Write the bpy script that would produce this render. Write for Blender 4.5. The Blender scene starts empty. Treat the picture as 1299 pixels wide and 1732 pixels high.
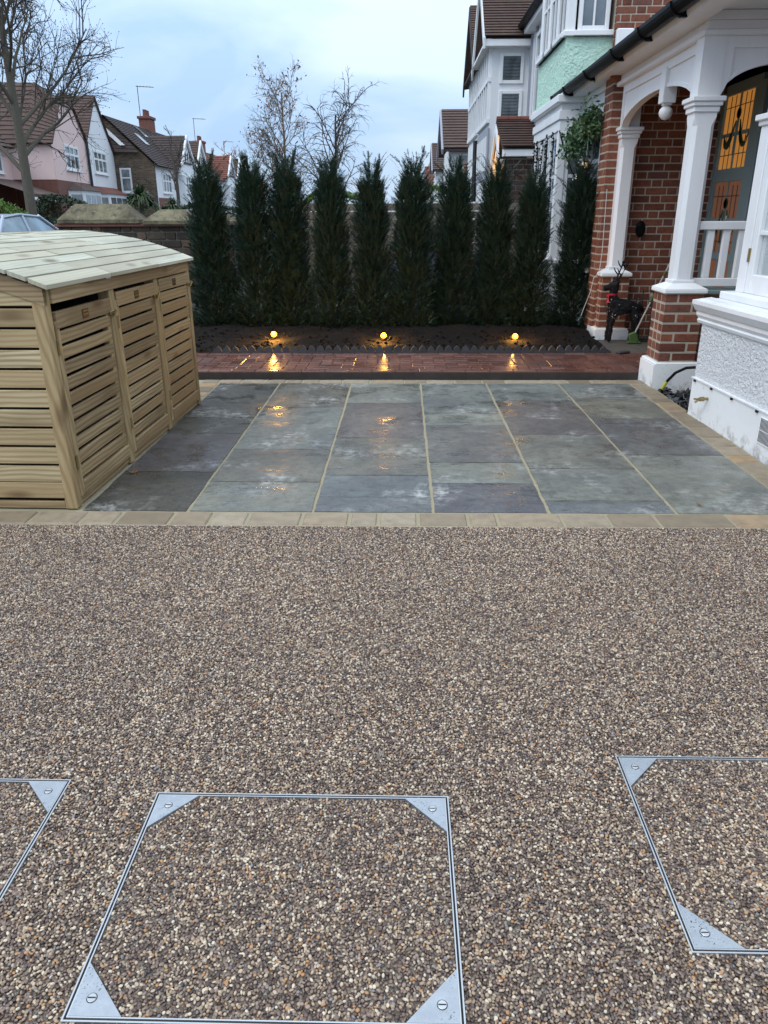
import bpy, math, random
from mathutils import Matrix, Vector

S = bpy.context.scene
COL = S.collection
R = math.radians
rnd = random.Random(7)

# ------------------------------------------------------------------ camera
cam = bpy.data.cameras.new('camera')
cam.sensor_fit = 'VERTICAL'
cam.sensor_height = 36.0
cam.lens = 1273.7 / 1732 * 36.0
cam.clip_start, cam.clip_end = 0.05, 2000
camo = bpy.data.objects.new('camera', cam)
COL.objects.link(camo)
yaw, pitch, roll = .02493, .37634, -.0042
f = Vector((-math.sin(yaw) * math.cos(pitch), math.cos(yaw) * math.cos(pitch), -math.sin(pitch)))
r0 = Vector((math.cos(yaw), math.sin(yaw), 0))
u0 = r0.cross(f)
rt = r0 * math.cos(roll) + u0 * math.sin(roll)
up = -r0 * math.sin(roll) + u0 * math.cos(roll)
m = Matrix((rt, up, -f)).transposed().to_4x4()
m.translation = Vector((0, 0, 1.36))
camo.matrix_world = m
S.camera = camo

# ------------------------------------------------------------------ sky, sun, exposure
SUN_EL, SUN_AZ = R(48), R(232)          # azimuth measured clockwise from +Y
world = bpy.data.worlds.new('World')
S.world = world
world.use_nodes = True
nt = world.node_tree
nt.nodes.clear()
out = nt.nodes.new('ShaderNodeOutputWorld')
bg = nt.nodes.new('ShaderNodeBackground')
bg.inputs['Strength'].default_value = 0.1
sky = nt.nodes.new('ShaderNodeTexSky')
sky.sky_type = 'NISHITA'
sky.sun_disc = False
sky.sun_elevation = SUN_EL
sky.sun_rotation = SUN_AZ
tc = nt.nodes.new('ShaderNodeTexCoord')
sep = nt.nodes.new('ShaderNodeSeparateXYZ')
nt.links.new(tc.outputs['Generated'], sep.inputs[0])
mp = nt.nodes.new('ShaderNodeMapping')
mp.inputs['Scale'].default_value = (1.0, 1.0, 2.6)
nt.links.new(tc.outputs['Generated'], mp.inputs[0])
nz = nt.nodes.new('ShaderNodeTexNoise')
nz.inputs['Scale'].default_value = 3.3
nz.inputs['Detail'].default_value = 5
nz.inputs['Roughness'].default_value = .5
nz.inputs['Distortion'].default_value = .4
nt.links.new(mp.outputs[0], nz.inputs['Vector'])
cr = nt.nodes.new('ShaderNodeValToRGB')          # layered cloud deck: bluer gaps, paler banks
cr.color_ramp.elements[0].position = .40
cr.color_ramp.elements[0].color = (3.45, 5.0, 7.3, 1)
cr.color_ramp.elements[1].position = .62
cr.color_ramp.elements[1].color = (5.7, 6.9, 8.4, 1)
nt.links.new(nz.outputs['Fac'], cr.inputs[0])
mz = nt.nodes.new('ShaderNodeMath'); mz.operation = 'MAXIMUM'; mz.inputs[1].default_value = 0
nt.links.new(sep.outputs['Z'], mz.inputs[0])
ma = nt.nodes.new('ShaderNodeMath'); ma.operation = 'MULTIPLY_ADD'
ma.inputs[1].default_value = 1.35; ma.inputs[2].default_value = .86   # overcast sky: brighter overhead
nt.links.new(mz.outputs[0], ma.inputs[0])
vm = nt.nodes.new('ShaderNodeVectorMath'); vm.operation = 'SCALE'
zr = nt.nodes.new('ShaderNodeMapRange'); zr.inputs[1].default_value = .2; zr.inputs[2].default_value = .75; zr.inputs[4].default_value = .85
nt.links.new(sep.outputs['Z'], zr.inputs[0])
zm = nt.nodes.new('ShaderNodeMix'); zm.data_type = 'RGBA'; zm.inputs['B'].default_value = (6.1, 6.95, 7.9, 1)   # overhead tint, out of view, set for the light on ground and walls
nt.links.new(zr.outputs[0], zm.inputs['Factor']); nt.links.new(cr.outputs[0], zm.inputs['A'])
nt.links.new(zm.outputs['Result'], vm.inputs[0]); nt.links.new(ma.outputs[0], vm.inputs['Scale'])
mx = nt.nodes.new('ShaderNodeMix'); mx.data_type = 'RGBA'; mx.inputs['Factor'].default_value = .9
nt.links.new(sky.outputs[0], mx.inputs['A']); nt.links.new(vm.outputs[0], mx.inputs['B'])
nt.links.new(mx.outputs['Result'], bg.inputs['Color'])
nt.links.new(bg.outputs[0], out.inputs[0])

sun = bpy.data.lights.new('sun', 'SUN')
sun.energy = 0.75
sun.angle = R(25)
sun.color = (1, .985, .96)
suno = bpy.data.objects.new('sun', sun)
COL.objects.link(suno)
sd = Vector((math.sin(SUN_AZ) * math.cos(SUN_EL), math.cos(SUN_AZ) * math.cos(SUN_EL), math.sin(SUN_EL)))
suno.rotation_euler = sd.to_track_quat('Z', 'Y').to_euler()
suno.location = sd * 50

S.view_settings.view_transform = 'Standard'
S.view_settings.look = 'None'
S.view_settings.gamma = 1
S.view_settings.use_curve_mapping = False
S.view_settings.exposure = 0.55
S.render.engine = 'CYCLES'
S.cycles.use_denoising = True
S.cycles.max_bounces = 8
S.cycles.sample_clamp_indirect = 6

# ------------------------------------------------------------------ materials
class NT:
    def __init__(s, name):
        s.m = bpy.data.materials.new(name); s.m.use_nodes = True
        s.t = s.m.node_tree; s.t.nodes.clear()
        s.out = s.t.nodes.new('ShaderNodeOutputMaterial')
        s.b = s.t.nodes.new('ShaderNodeBsdfPrincipled')
        s.t.links.new(s.b.outputs[0], s.out.inputs[0])
    def n(s, ty, **kw):
        nd = s.t.nodes.new('ShaderNode' + ty)
        for k, v in kw.items():
            if hasattr(nd, k) and not k[0].isupper(): setattr(nd, k, v)
        return nd
    def l(s, a, b): s.t.links.new(a, b)
    def put(s, sock, v):
        if hasattr(v, 'is_output'): s.l(v, sock)
        elif isinstance(v, (tuple, list)) and len(v) == 3 and sock.type == 'RGBA': sock.default_value = (*v, 1)
        else: sock.default_value = v
    def obj_co(s, scale=(1, 1, 1), rand=True):
        t = s.n('TexCoord'); mp = s.n('Mapping'); mp.inputs['Scale'].default_value = scale
        if rand:
            oi = s.n('ObjectInfo'); va = s.n('VectorMath', operation='MULTIPLY_ADD')
            cb = s.n('CombineXYZ')
            for i in range(3): s.l(oi.outputs['Random'], cb.inputs[i])
            s.l(cb.outputs[0], va.inputs[0]); va.inputs[1].default_value = (37, 53, 71)
            s.l(t.outputs['Object'], va.inputs[2]); s.l(va.outputs[0], mp.inputs[0])
        else: s.l(t.outputs['Object'], mp.inputs[0])
        return mp.outputs[0]
    def geo_co(s, scale=(1, 1, 1)):
        g = s.n('NewGeometry'); mp = s.n('Mapping'); mp.inputs['Scale'].default_value = scale
        s.l(g.outputs['Position'], mp.inputs[0]); return mp.outputs[0]
    def rand(s): return s.n('ObjectInfo').outputs['Random']
    def noise(s, co, scale, detail=4, rough=.55, dist=0):
        x = s.n('TexNoise'); s.l(co, x.inputs['Vector'])
        x.inputs['Scale'].default_value = scale; x.inputs['Detail'].default_value = detail
        x.inputs['Roughness'].default_value = rough; x.inputs['Distortion'].default_value = dist
        return x.outputs['Fac']
    def ramp(s, fac, stops, interp='LINEAR'):
        x = s.n('ValToRGB'); x.color_ramp.interpolation = interp
        e = x.color_ramp.elements
        while len(e) < len(stops): e.new(.5)
        for el, (p, c) in zip(e, stops):
            el.position = p; el.color = (*c, 1) if isinstance(c, (tuple, list)) else (c, c, c, 1)
        s.put(x.inputs[0], fac); return x.outputs[0]
    def mix(s, fac, a, b, blend='MIX'):
        x = s.n('Mix', data_type='RGBA', blend_type=blend)
        s.put(x.inputs['Factor'], fac); s.put(x.inputs['A'], a); s.put(x.inputs['B'], b)
        return x.outputs['Result']
    def math(s, op, a, b=0., c=0.):
        x = s.n('Math', operation=op)
        for i, v in enumerate((a, b, c)): s.put(x.inputs[i], v)
        return x.outputs[0]
    def rng(s, v, a, b, c, d):
        x = s.n('MapRange'); s.put(x.inputs[0], v)
        for i, q in enumerate((a, b, c, d)): x.inputs[i + 1].default_value = q
        return x.outputs[0]
    def bump(s, h, strength=.3, dist=.01):
        x = s.n('Bump'); x.inputs['Strength'].default_value = strength; x.inputs['Distance'].default_value = dist
        s.l(h, x.inputs['Height']); s.l(x.outputs[0], s.b.inputs['Normal'])
    def fin(s, color, rough=.6, spec=None, metal=0):
        s.put(s.b.inputs['Base Color'], color); s.put(s.b.inputs['Roughness'], rough)
        s.put(s.b.inputs['Metallic'], metal)
        if spec is not None: s.b.inputs['Specular IOR Level'].default_value = spec
        return s.m

def plain(name, col, rough=.5, metal=0, var=.15, scale=8, bump=0, spec=None):
    k = NT(name); co = k.obj_co()
    nzv = k.noise(co, scale, 5)
    c = k.mix(nzv, tuple(x * (1 - var) for x in col), tuple(min(1, x * (1 + var)) for x in col))
    c = k.mix(k.math('MULTIPLY', k.rand(), var * .8), c, tuple(x * .55 for x in col))
    if bump: k.bump(k.noise(co, scale * 6, 3), bump, .004)
    return k.fin(c, rough, spec, metal)

def emit(name, col, strength):
    k = NT(name); k.fin(col, .4)
    k.put(k.b.inputs['Emission Color'], col); k.b.inputs['Emission Strength'].default_value = strength
    return k.m

PEBBLE = [(0, (.070, .048, .040)), (.10, (.130, .086, .070)), (.25, (.205, .140, .108)), (.41, (.265, .190, .142)),
          (.55, (.315, .245, .195)), (.65, (.43, .315, .205)), (.76, (.54, .435, .31)), (.87, (.66, .58, .465)),
          (.935, (.47, .25, .11)), (.975, (.23, .225, .225))]
def gravel_mat():
    k = NT('resin_gravel'); co = k.geo_co()
    v = k.n('TexVoronoi'); v.inputs['Scale'].default_value = 140; k.l(co, v.inputs['Vector'])
    sp = k.n('SeparateColor'); k.l(v.outputs['Color'], sp.inputs[0])
    c = k.ramp(sp.outputs[0], PEBBLE, 'CONSTANT')
    big = k.noise(co, 1.2, 3)
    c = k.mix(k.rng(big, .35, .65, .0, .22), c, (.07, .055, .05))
    c = k.mix(.62, c, (.045, .034, .028))  # darker resin, with the shade between stones painted in
    h = k.math('SUBTRACT', 1, v.outputs['Distance'])
    k.bump(h, .9, .006)
    return k.fin(c, .5)
def pebble_mat():
    k = NT('pebble'); oi = k.n('ObjectInfo')
    c = k.ramp(oi.outputs['Random'], PEBBLE, 'CONSTANT')
    co = k.geo_co()
    c = k.mix(.35, c, k.ramp(k.noise(co, 260, 3), [(.3, (.06, .05, .045)), (.7, (.5, .43, .36))]), 'OVERLAY')
    c = k.mix(k.rng(k.noise(co, 1.2, 3), .35, .65, .0, .18), c, (.07, .055, .05))
    return k.fin(c, k.rng(k.noise(co, 40, 2), .3, .7, .28, .55), .5)

def wood_mat(name, axis, light, dark, knot=(.10, .05, .02), rough=.62, band='Z'):
    k = NT(name)
    sc = [9, 9, 9]; sc[axis] = 2.0
    co = k.obj_co(tuple(sc))
    wv = k.n('TexWave', wave_type='BANDS', bands_direction=band, wave_profile='SIN')
    wv.inputs['Scale'].default_value = 1.5; wv.inputs['Distortion'].default_value = 8.5
    wv.inputs['Detail'].default_value = 2.5; wv.inputs['Detail Scale'].default_value = .5
    k.l(co, wv.inputs['Vector'])
    sc2 = [60, 60, 60]; sc2[axis] = 1.5
    fine = k.noise(k.obj_co(tuple(sc2)), 2, 3)
    broad = k.noise(co, .35, 3)
    c = k.ramp(wv.outputs['Fac'], [(0, tuple(a * .75 + b * .25 for a, b in zip(dark, light))), (.3, tuple((a * .45 + b * .55) for a, b in zip(dark, light))), (.75, light), (1, light)])
    c = k.mix(k.rng(fine, .35, .7, 0, .35), c, dark)
    c = k.mix(k.rng(broad, .4, .62, 0, .75), c, tuple(x * .62 for x in dark))
    c = k.mix(k.math('MULTIPLY', k.rand(), .62), c, (light[0] * .62, light[1] * .52, light[2] * .42))
    sk = [7, 7, 7]; sk[axis] = 2.6
    vo = k.n('TexVoronoi'); vo.inputs['Scale'].default_value = 1; k.l(k.obj_co(tuple(sk)), vo.inputs['Vector'])
    kn = k.rng(vo.outputs['Distance'], .08, .26, 1, 0)
    sp = k.n('SeparateColor'); k.l(vo.outputs['Color'], sp.inputs[0])
    kn = k.math('MULTIPLY', kn, k.math('GREATER_THAN', sp.outputs[0], .5))
    c = k.mix(k.math('MULTIPLY', kn, .75), c, knot)
    k.bump(fine, .25, .002)
    return k.fin(c, rough, .3)

def slab_mat():
    k = NT('riven_stone'); oi = k.n('ObjectInfo'); co = k.obj_co()
    g = k.geo_co()
    n1 = k.noise(co, 2.6, 5, .6, .4); n2 = k.noise(co, 22, 5, .65); n3 = k.noise(k.obj_co((1, 3.2, 1)), 5, 5, .6, .6)
    c = k.mix(k.rng(n1, .3, .7, 0, 1), k.mix(1, oi.outputs['Color'], (.62, .62, .66), 'MULTIPLY'), k.mix(1, oi.outputs['Color'], (1.38, 1.34, 1.26), 'MULTIPLY'))
    c = k.mix(k.rng(n3, .35, .75, 0, .5), c, k.mix(1, oi.outputs['Color'], (.84, .95, .98), 'MULTIPLY'))
    c = k.mix(k.rng(n2, .46, .72, 0, .75), c, k.mix(1, oi.outputs['Color'], (.5, .47, .47), 'MULTIPLY'))
    # pale lime bloom in patches
    w = k.math('MULTIPLY', k.rng(k.noise(g, 2.1, 3, .5), .53, .70, 0, 1), k.rng(k.noise(g, 17, 5, .7), .46, .62, 0, 1))
    c = k.mix(k.math('MULTIPLY', w, .8), c, (.46, .45, .42))
    c = k.mix(k.rng(k.noise(g, 75, 3, .7), .6, .72, 0, .5), c, (.36, .34, .31))
    wet = k.math('MULTIPLY', k.rng(k.noise(g, 1.5, 3, .55), .40, .58, 0, 1), k.rng(k.noise(g, 6, 4, .6), .34, .62, 0, 1))
    ro = k.rng(wet, 0, 1, .62, .12)
    c = k.mix(k.math('MULTIPLY', wet, .16), c, (.05, .05, .05))
    k.bump(k.math('ADD', n2, k.math('MULTIPLY', n3, 2.)), .5, .005)
    return k.fin(c, ro, .32)

def paver_mat():
    k = NT('red_block'); co = k.obj_co(); g = k.geo_co()
    c = k.ramp(k.rand(), [(0, (.105, .042, .029)), (.4, (.140, .056, .039)), (.85, (.160, .068, .048)), (1, (.215, .108, .082))])
    c = k.mix(k.rng(k.noise(co, 45, 4), .4, .7, 0, .5), c, (.07, .03, .026))
    c = k.mix(k.rng(k.noise(g, 1.6, 3), .5, .62, 0, .35), c, (.05, .03, .03))
    k.bump(k.noise(co, 70, 3), .25, .003)
    return k.fin(c, k.rng(k.noise(g, 2.2, 3), .4, .6, .22, .42), .5)

def sett_mat():
    k = NT('sandstone_sett'); co = k.obj_co()
    c = k.ramp(k.rand(), [(0, (.20, .155, .10)), (.35, (.27, .21, .14)), (.7, (.33, .27, .19)), (.92, (.30, .225, .145)), (1, (.38, .24, .12))])
    c = k.mix(k.rng(k.noise(co, 14, 5, .65), .42, .68, 0, .55), c, (.15, .115, .085))
    k.bump(k.noise(co, 40, 4), .35, .004)
    return k.fin(c, .6, .35)

def brick_mat(name, stops, soot=.0, mort=False):
    k = NT(name); co = k.obj_co()
    c = k.ramp(k.rand(), stops)
    c = k.mix(k.rng(k.noise(co, 30, 5, .65), .42, .72, 0, .55), c, tuple(x * .45 for x in stops[0][1]))
    c = k.mix(k.rng(k.noise(co, 9, 3), .55, .75, 0, .5), c, tuple(min(.6, x * 1.7) for x in stops[1][1]))
    if soot: c = k.mix(k.rng(k.noise(k.geo_co(), 1.8, 4), .4, .65, 0, soot), c, (.02, .018, .016))
    k.bump(k.noise(co, 55, 4), .4, .004)
    return k.fin(c, .8, .25)

def rough_render(name, col, scale=34, st=.9):
    k = NT(name); co = k.geo_co()
    n = k.noise(co, scale, 3, .5, .8); n2 = k.noise(co, scale * 3, 3)
    c = k.mix(k.rng(k.noise(co, 2, 4), .35, .7, 0, .12), col, tuple(x * .7 for x in col))
    k.bump(k.math('ADD', n, k.math('MULTIPLY', n2, .35)), st, .03)
    return k.fin(c, .75, .25)

def paint(name, col, rough=.38, dirt=.1):
    k = NT(name); g = k.geo_co((1, 1, .5))
    c = k.mix(k.rng(k.noise(g, 3, 5, .6), .45, .75, 0, dirt), col, (col[0] * .55, col[1] * .55, col[2] * .5))
    c = k.mix(k.rng(k.noise(k.geo_co((30, 30, 2)), 1, 3), .5, .8, 0, dirt * .6), c, tuple(x * .7 for x in col))
    k.bump(k.noise(g, 60, 3), .04, .003)
    return k.fin(c, rough, .45)

def plinth_mat():
    k = NT('white_plinth_paint'); g = k.geo_co()
    z = k.n('SeparateXYZ'); k.l(g, z.inputs[0])
    n = k.noise(g, 9, 6, .7)
    low = k.rng(z.outputs['Z'], .0, .12, 1, .0)
    stain = k.math('MULTIPLY', low, k.rng(n, .5, .62, 0, 1))
    c = k.mix(k.rng(k.noise(g, 3, 4), .5, .75, 0, .2), (.8, .8, .79), (.6, .6, .58))
    c = k.mix(k.math('MULTIPLY', stain, .6), c, (.2, .17, .13))
    c = k.mix(k.rng(k.noise(g, 24, 4, .7), .66, .72, 0, .7), c, (.28, .25, .22))
    k.bump(k.noise(g, 20, 5), .25, .006)
    return k.fin(c, .6, .3)

def tile_mat(name, a, b):
    k = NT(name); co = k.geo_co((1, 1, 1))
    c = k.mix(k.rng(k.noise(co, 5, 5, .7), .3, .7, 0, 1), a, b)
    c = k.mix(k.rng(k.noise(co, 1.1, 3), .5, .7, 0, .5), c, tuple(x * .5 for x in a))
    c = k.mix(k.rng(k.noise(co, 14, 3), .62, .7, 0, .4), c, (.14, .13, .06))
    k.bump(k.noise(co, 16, 3), .4, .01)
    return k.fin(c, .75, .3)

def soil_mat():
    k = NT('soil'); g = k.geo_co()
    c = k.mix(k.rng(k.noise(g, 20, 6, .7), .35, .7, 0, 1), (.003, .002, .0015), (.012, .008, .0055))
    c = k.mix(k.rng(k.noise(g, 70, 2), .66, .72, 0, .6), c, (.10, .075, .05))
    k.bump(k.noise(g, 45, 5, .7), 1, .02)
    return k.fin(c, .9, .2)

def leaf_mat(name, a, b, c3, scale=9, rough=.5):
    k = NT(name); g = k.geo_co()
    c = k.mix(k.rng(k.noise(g, scale, 4, .7), .3, .7, 0, 1), a, b)
    c = k.mix(k.rng(k.noise(g, scale * 5, 2), .56, .66, 0, .6), c, c3)
    m_ = k.fin(c, rough, .3)
    return m_

def glass_mat(name, col, rough=.06):
    k = NT(name); g = k.geo_co()
    c = k.mix(k.rng(k.noise(g, 1.7, 3), .35, .65, 0, 1), col, tuple(x * .35 for x in col))
    return k.fin(c, rough, .9)

def clear_glass(name):
    k = NT(name); k.fin((.9, .95, .95), .03, .6)
    k.b.inputs['Alpha'].default_value = .22
    return k.m

M = {}
M['gravel'] = gravel_mat(); M['pebble'] = pebble_mat()
M['wood'] = wood_mat('pine_board', 0, (.45, .345, .195), (.165, .102, .050))
M['wood_v'] = wood_mat('pine_post', 2, (.50, .385, .21), (.25, .165, .08), band='DIAGONAL')
M['wood_y'] = wood_mat('pine_rail', 1, (.44, .33, .185), (.22, .14, .07))
M['wood_side'] = wood_mat('pale_pine_board', 0, (.60, .49, .29), (.25, .165, .082))
M['wood_roof'] = wood_mat('pale_roof_board', 1, (.56, .56, .45), (.44, .41, .30), band='X')
M['slab'] = slab_mat(); M['paver'] = paver_mat(); M['sett'] = sett_mat()
M['brick'] = brick_mat('red_brick', [(0, (.125, .046, .031)), (.3, (.200, .069, .041)), (.75, (.258, .094, .052)), (1, (.165, .072, .054))])
M['brick_dark'] = brick_mat('brown_brick', [(0, (.05, .028, .024)), (.5, (.085, .042, .034)), (1, (.06, .04, .036))])
M['stock'] = brick_mat('sooty_stock_brick', [(0, (.045, .034, .027)), (.5, (.10, .075, .055)), (.8, (.16, .12, .08)), (1, (.19, .11, .07))], .6)
M['mortar'] = plain('mortar', (.43, .375, .295), .9, bump=.4, scale=20)
M['mortar_grey'] = plain('grey_mortar', (.24, .21, .17), .9, bump=.4, scale=20)
M['joint'] = plain('sandy_joint', (.30, .255, .165), .85, bump=.4, scale=18)
M['white'] = paint('white_paint', (.80, .80, .80), .42, .2)
M['white_far'] = paint('white_wall', (.74, .75, .76), .7, .16)
M['pink'] = paint('pink_wall', (.72, .53, .49), .75, .14)
M['plinth'] = plinth_mat()
M['render'] = rough_render('white_roughcast', (.80, .80, .80), 42, 1.0)
M['mint'] = rough_render('mint_roughcast', (.53, .745, .61), 15, 1.0)
M['grey_paint'] = paint('grey_paint', (.31, .32, .37), .5)
M['teal'] = paint('teal_paint', (.19, .265, .27), .4)
M['tile'] = tile_mat('brown_roof_tile', (.105, .060, .047), (.062, .042, .036))
M['tile_red'] = tile_mat('red_roof_tile', (.22, .075, .05), (.12, .05, .04))
M['tile_dark'] = tile_mat('dark_roof_tile', (.075, .052, .046), (.04, .032, .032))
M['far_brick'] = plain('distant_red_brick', (.185, .075, .053), .85, scale=6, var=.5)
def far_stock():
    k = NT('distant_brown_brick'); g = k.geo_co(); sx = k.n('SeparateXYZ'); k.l(g, sx.inputs[0]); cb = k.n('CombineXYZ')
    k.l(k.math('ADD', sx.outputs['X'], sx.outputs['Y']), cb.inputs[0]); k.l(sx.outputs['Z'], cb.inputs[1])
    bt = k.n('TexBrick'); k.l(cb.outputs[0], bt.inputs['Vector']); bt.inputs['Scale'].default_value = 1
    bt.inputs['Brick Width'].default_value = .26; bt.inputs['Row Height'].default_value = .1; bt.inputs['Mortar Size'].default_value = .012
    bt.inputs['Color1'].default_value = (.17, .115, .07, 1); bt.inputs['Color2'].default_value = (.06, .045, .036, 1); bt.inputs['Mortar'].default_value = (.17, .15, .12, 1)
    c = k.mix(k.rng(k.noise(g, 3, 5, .7), .35, .7, 0, .5), bt.outputs['Color'], (.05, .035, .028))
    return k.fin(c, .85, .2)
M['far_stock'] = far_stock()
M['black'] = plain('black_plastic', (.008, .008, .009), .38, spec=.07)
M['black_matt'] = plain('black_iron', (.014, .014, .015), .6)
M['gap'] = plain('black_rubber', (.006, .006, .007), .6)
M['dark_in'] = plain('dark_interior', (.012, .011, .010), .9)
def steel_mat():
    k = NT('galvanised_steel'); g = k.geo_co()
    c = k.mix(k.noise(g, 26, 5, .65), (.27, .29, .315), (.47, .495, .52))
    spk = k.math('MULTIPLY', k.rng(k.noise(g, 230, 3, .6), .60, .66, 0, 1), k.rng(k.noise(g, 11, 3), .46, .6, 0, 1))
    scr = k.rng(k.noise(k.geo_co((18, 240, 10)), 1, 3), .66, .72, 0, .5)
    c = k.mix(spk, c, (.05, .045, .04)); c = k.mix(scr, c, (.20, .21, .22))
    k.bump(k.noise(g, 90, 4), .12, .002)
    return k.fin(c, k.rng(k.noise(g, 18, 4), .3, .7, .3, .55), .5, .7)
M['steel'] = steel_mat()
M['frame_steel'] = plain('stainless_edge', (.48, .49, .50), .35, .8)
M['concrete'] = plain('concrete', (.20, .185, .165), .85, scale=12, var=.35, bump=.5)
M['concrete_dark'] = plain('dark_concrete', (.045, .036, .030), .9, scale=12, var=.5, bump=.7)
def coping_mat():
    k = NT('weathered_coping'); g = k.geo_co()
    c = k.mix(k.rng(k.noise(g, 2.6, 6, .7), .36, .62, 0, 1), (.075, .064, .045), (.215, .185, .115))
    c = k.mix(k.rng(k.noise(g, 13, 5, .7), .52, .66, 0, .8), c, (.055, .05, .04))
    c = k.mix(k.rng(k.noise(g, 30, 3, .6), .64, .7, 0, .7), c, (.34, .33, .27))
    k.bump(k.noise(g, 30, 5), .7, .01)
    return k.fin(c, .9, .2)
M['coping'] = coping_mat()
M['soil'] = soil_mat()
M['edging'] = plain('charcoal_edging', (.045, .043, .046), .7, scale=30, var=.4, bump=.4)
M['yew'] = leaf_mat('yew_needles', (.010, .025, .016), (.022, .048, .029), (.055, .092, .046), 11, .5)
M['yew_wood'] = plain('yew_bark', (.028, .018, .012), .9)
M['hedge_lime'] = leaf_mat('lime_hedge_leaves', (.10, .17, .025), (.05, .10, .018), (.2, .26, .05))
M['hedge_dark'] = leaf_mat('dark_hedge_leaves', (.022, .036, .018), (.036, .055, .025), (.05, .065, .035))
M['garland'] = leaf_mat('variegated_leaves', (.035, .085, .035), (.06, .13, .05), (.34, .36, .22), 14)
M['palm'] = leaf_mat('strap_leaves', (.06, .10, .04), (.03, .055, .022), (.14, .15, .06))
M['bark'] = plain('grey_green_bark', (.105, .092, .066), .85, scale=20, var=.45, bump=.5)
M['twig'] = plain('dark_twig', (.075, .058, .045), .8, var=.3)
M['birch'] = plain('pale_twig', (.15, .105, .07), .8, var=.3)
M['dead_leaf'] = plain('brown_leaf', (.20, .085, .035), .7, var=.4)
M['glass'] = glass_mat('window_glass', (.16, .19, .21))
M['glass_pale'] = glass_mat('blind_behind_glass', (.25, .28, .29), .1)
M['clear'] = clear_glass('clear_glass')
M['curtain'] = plain('pale_curtain', (.5, .55, .55), .8)
M['amber'] = emit('amber_glass', (.55, .235, .05), .36)
M['amber_dim'] = emit('dim_amber_glass', (.20, .085, .045), .25)
M['lead'] = plain('lead_came', (.02, .022, .02), .4)
M['green_glass'] = plain('green_stained_glass', (.02, .045, .025), .15)
M['lamp'] = emit('lamp_lens', (1, .40, .035), 2.7)
M['warm'] = emit('painted_glow_wood', (.85, .45, .16), .9)
M['brass'] = plain('brass', (.36, .28, .13), .4, .85)
M['silver'] = plain('silver_bauble', (.75, .75, .75), .12, 1)
M['gold'] = plain('gold_bauble', (.75, .55, .33), .15, 1)
M['red_fabric'] = plain('red_ribbon', (.42, .012, .03), .6)
M['rattan'] = plain('black_rattan', (.007, .006, .007), .5, scale=60, bump=1.0, spec=.25)
M['led'] = plain('white_bead', (.7, .7, .72), .3)
M['green_plastic'] = plain('green_plastic', (.06, .11, .028), .5)
M['yellow'] = plain('yellow_tape', (.45, .45, .06), .5)
M['alu'] = plain('aluminium_pole', (.55, .55, .52), .4, .4)
M['slate'] = plain('black_slate', (.018, .018, .02), .35, var=.5)
M['car'] = plain('silver_blue_paint', (.36, .40, .47), .22, .4, var=.05)
M['car_glass'] = glass_mat('car_glass', (.22, .32, .38))
M['tyre'] = plain('tyre_rubber', (.015, .015, .015), .8)
M['asphalt'] = plain('asphalt', (.055, .055, .058), .85, scale=3, var=.3)
M['ground'] = plain('garden_earth', (.05, .05, .035), .95, scale=.6, var=.4)
M['fence'] = wood_mat('weathered_fence_board', 0, (.235, .205, .165), (.155, .13, .10))
M['tarp'] = plain('grey_tarpaulin', (.07, .08, .10), .45, var=.4, scale=3, bump=.3)
M['bag'] = plain('pale_blue_sack', (.42, .50, .58), .5, var=.3, scale=6)
M['cable'] = plain('white_cable', (.6, .6, .58), .5)
M['plaque'] = plain('black_plaque', (.015, .014, .012), .4)

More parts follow.
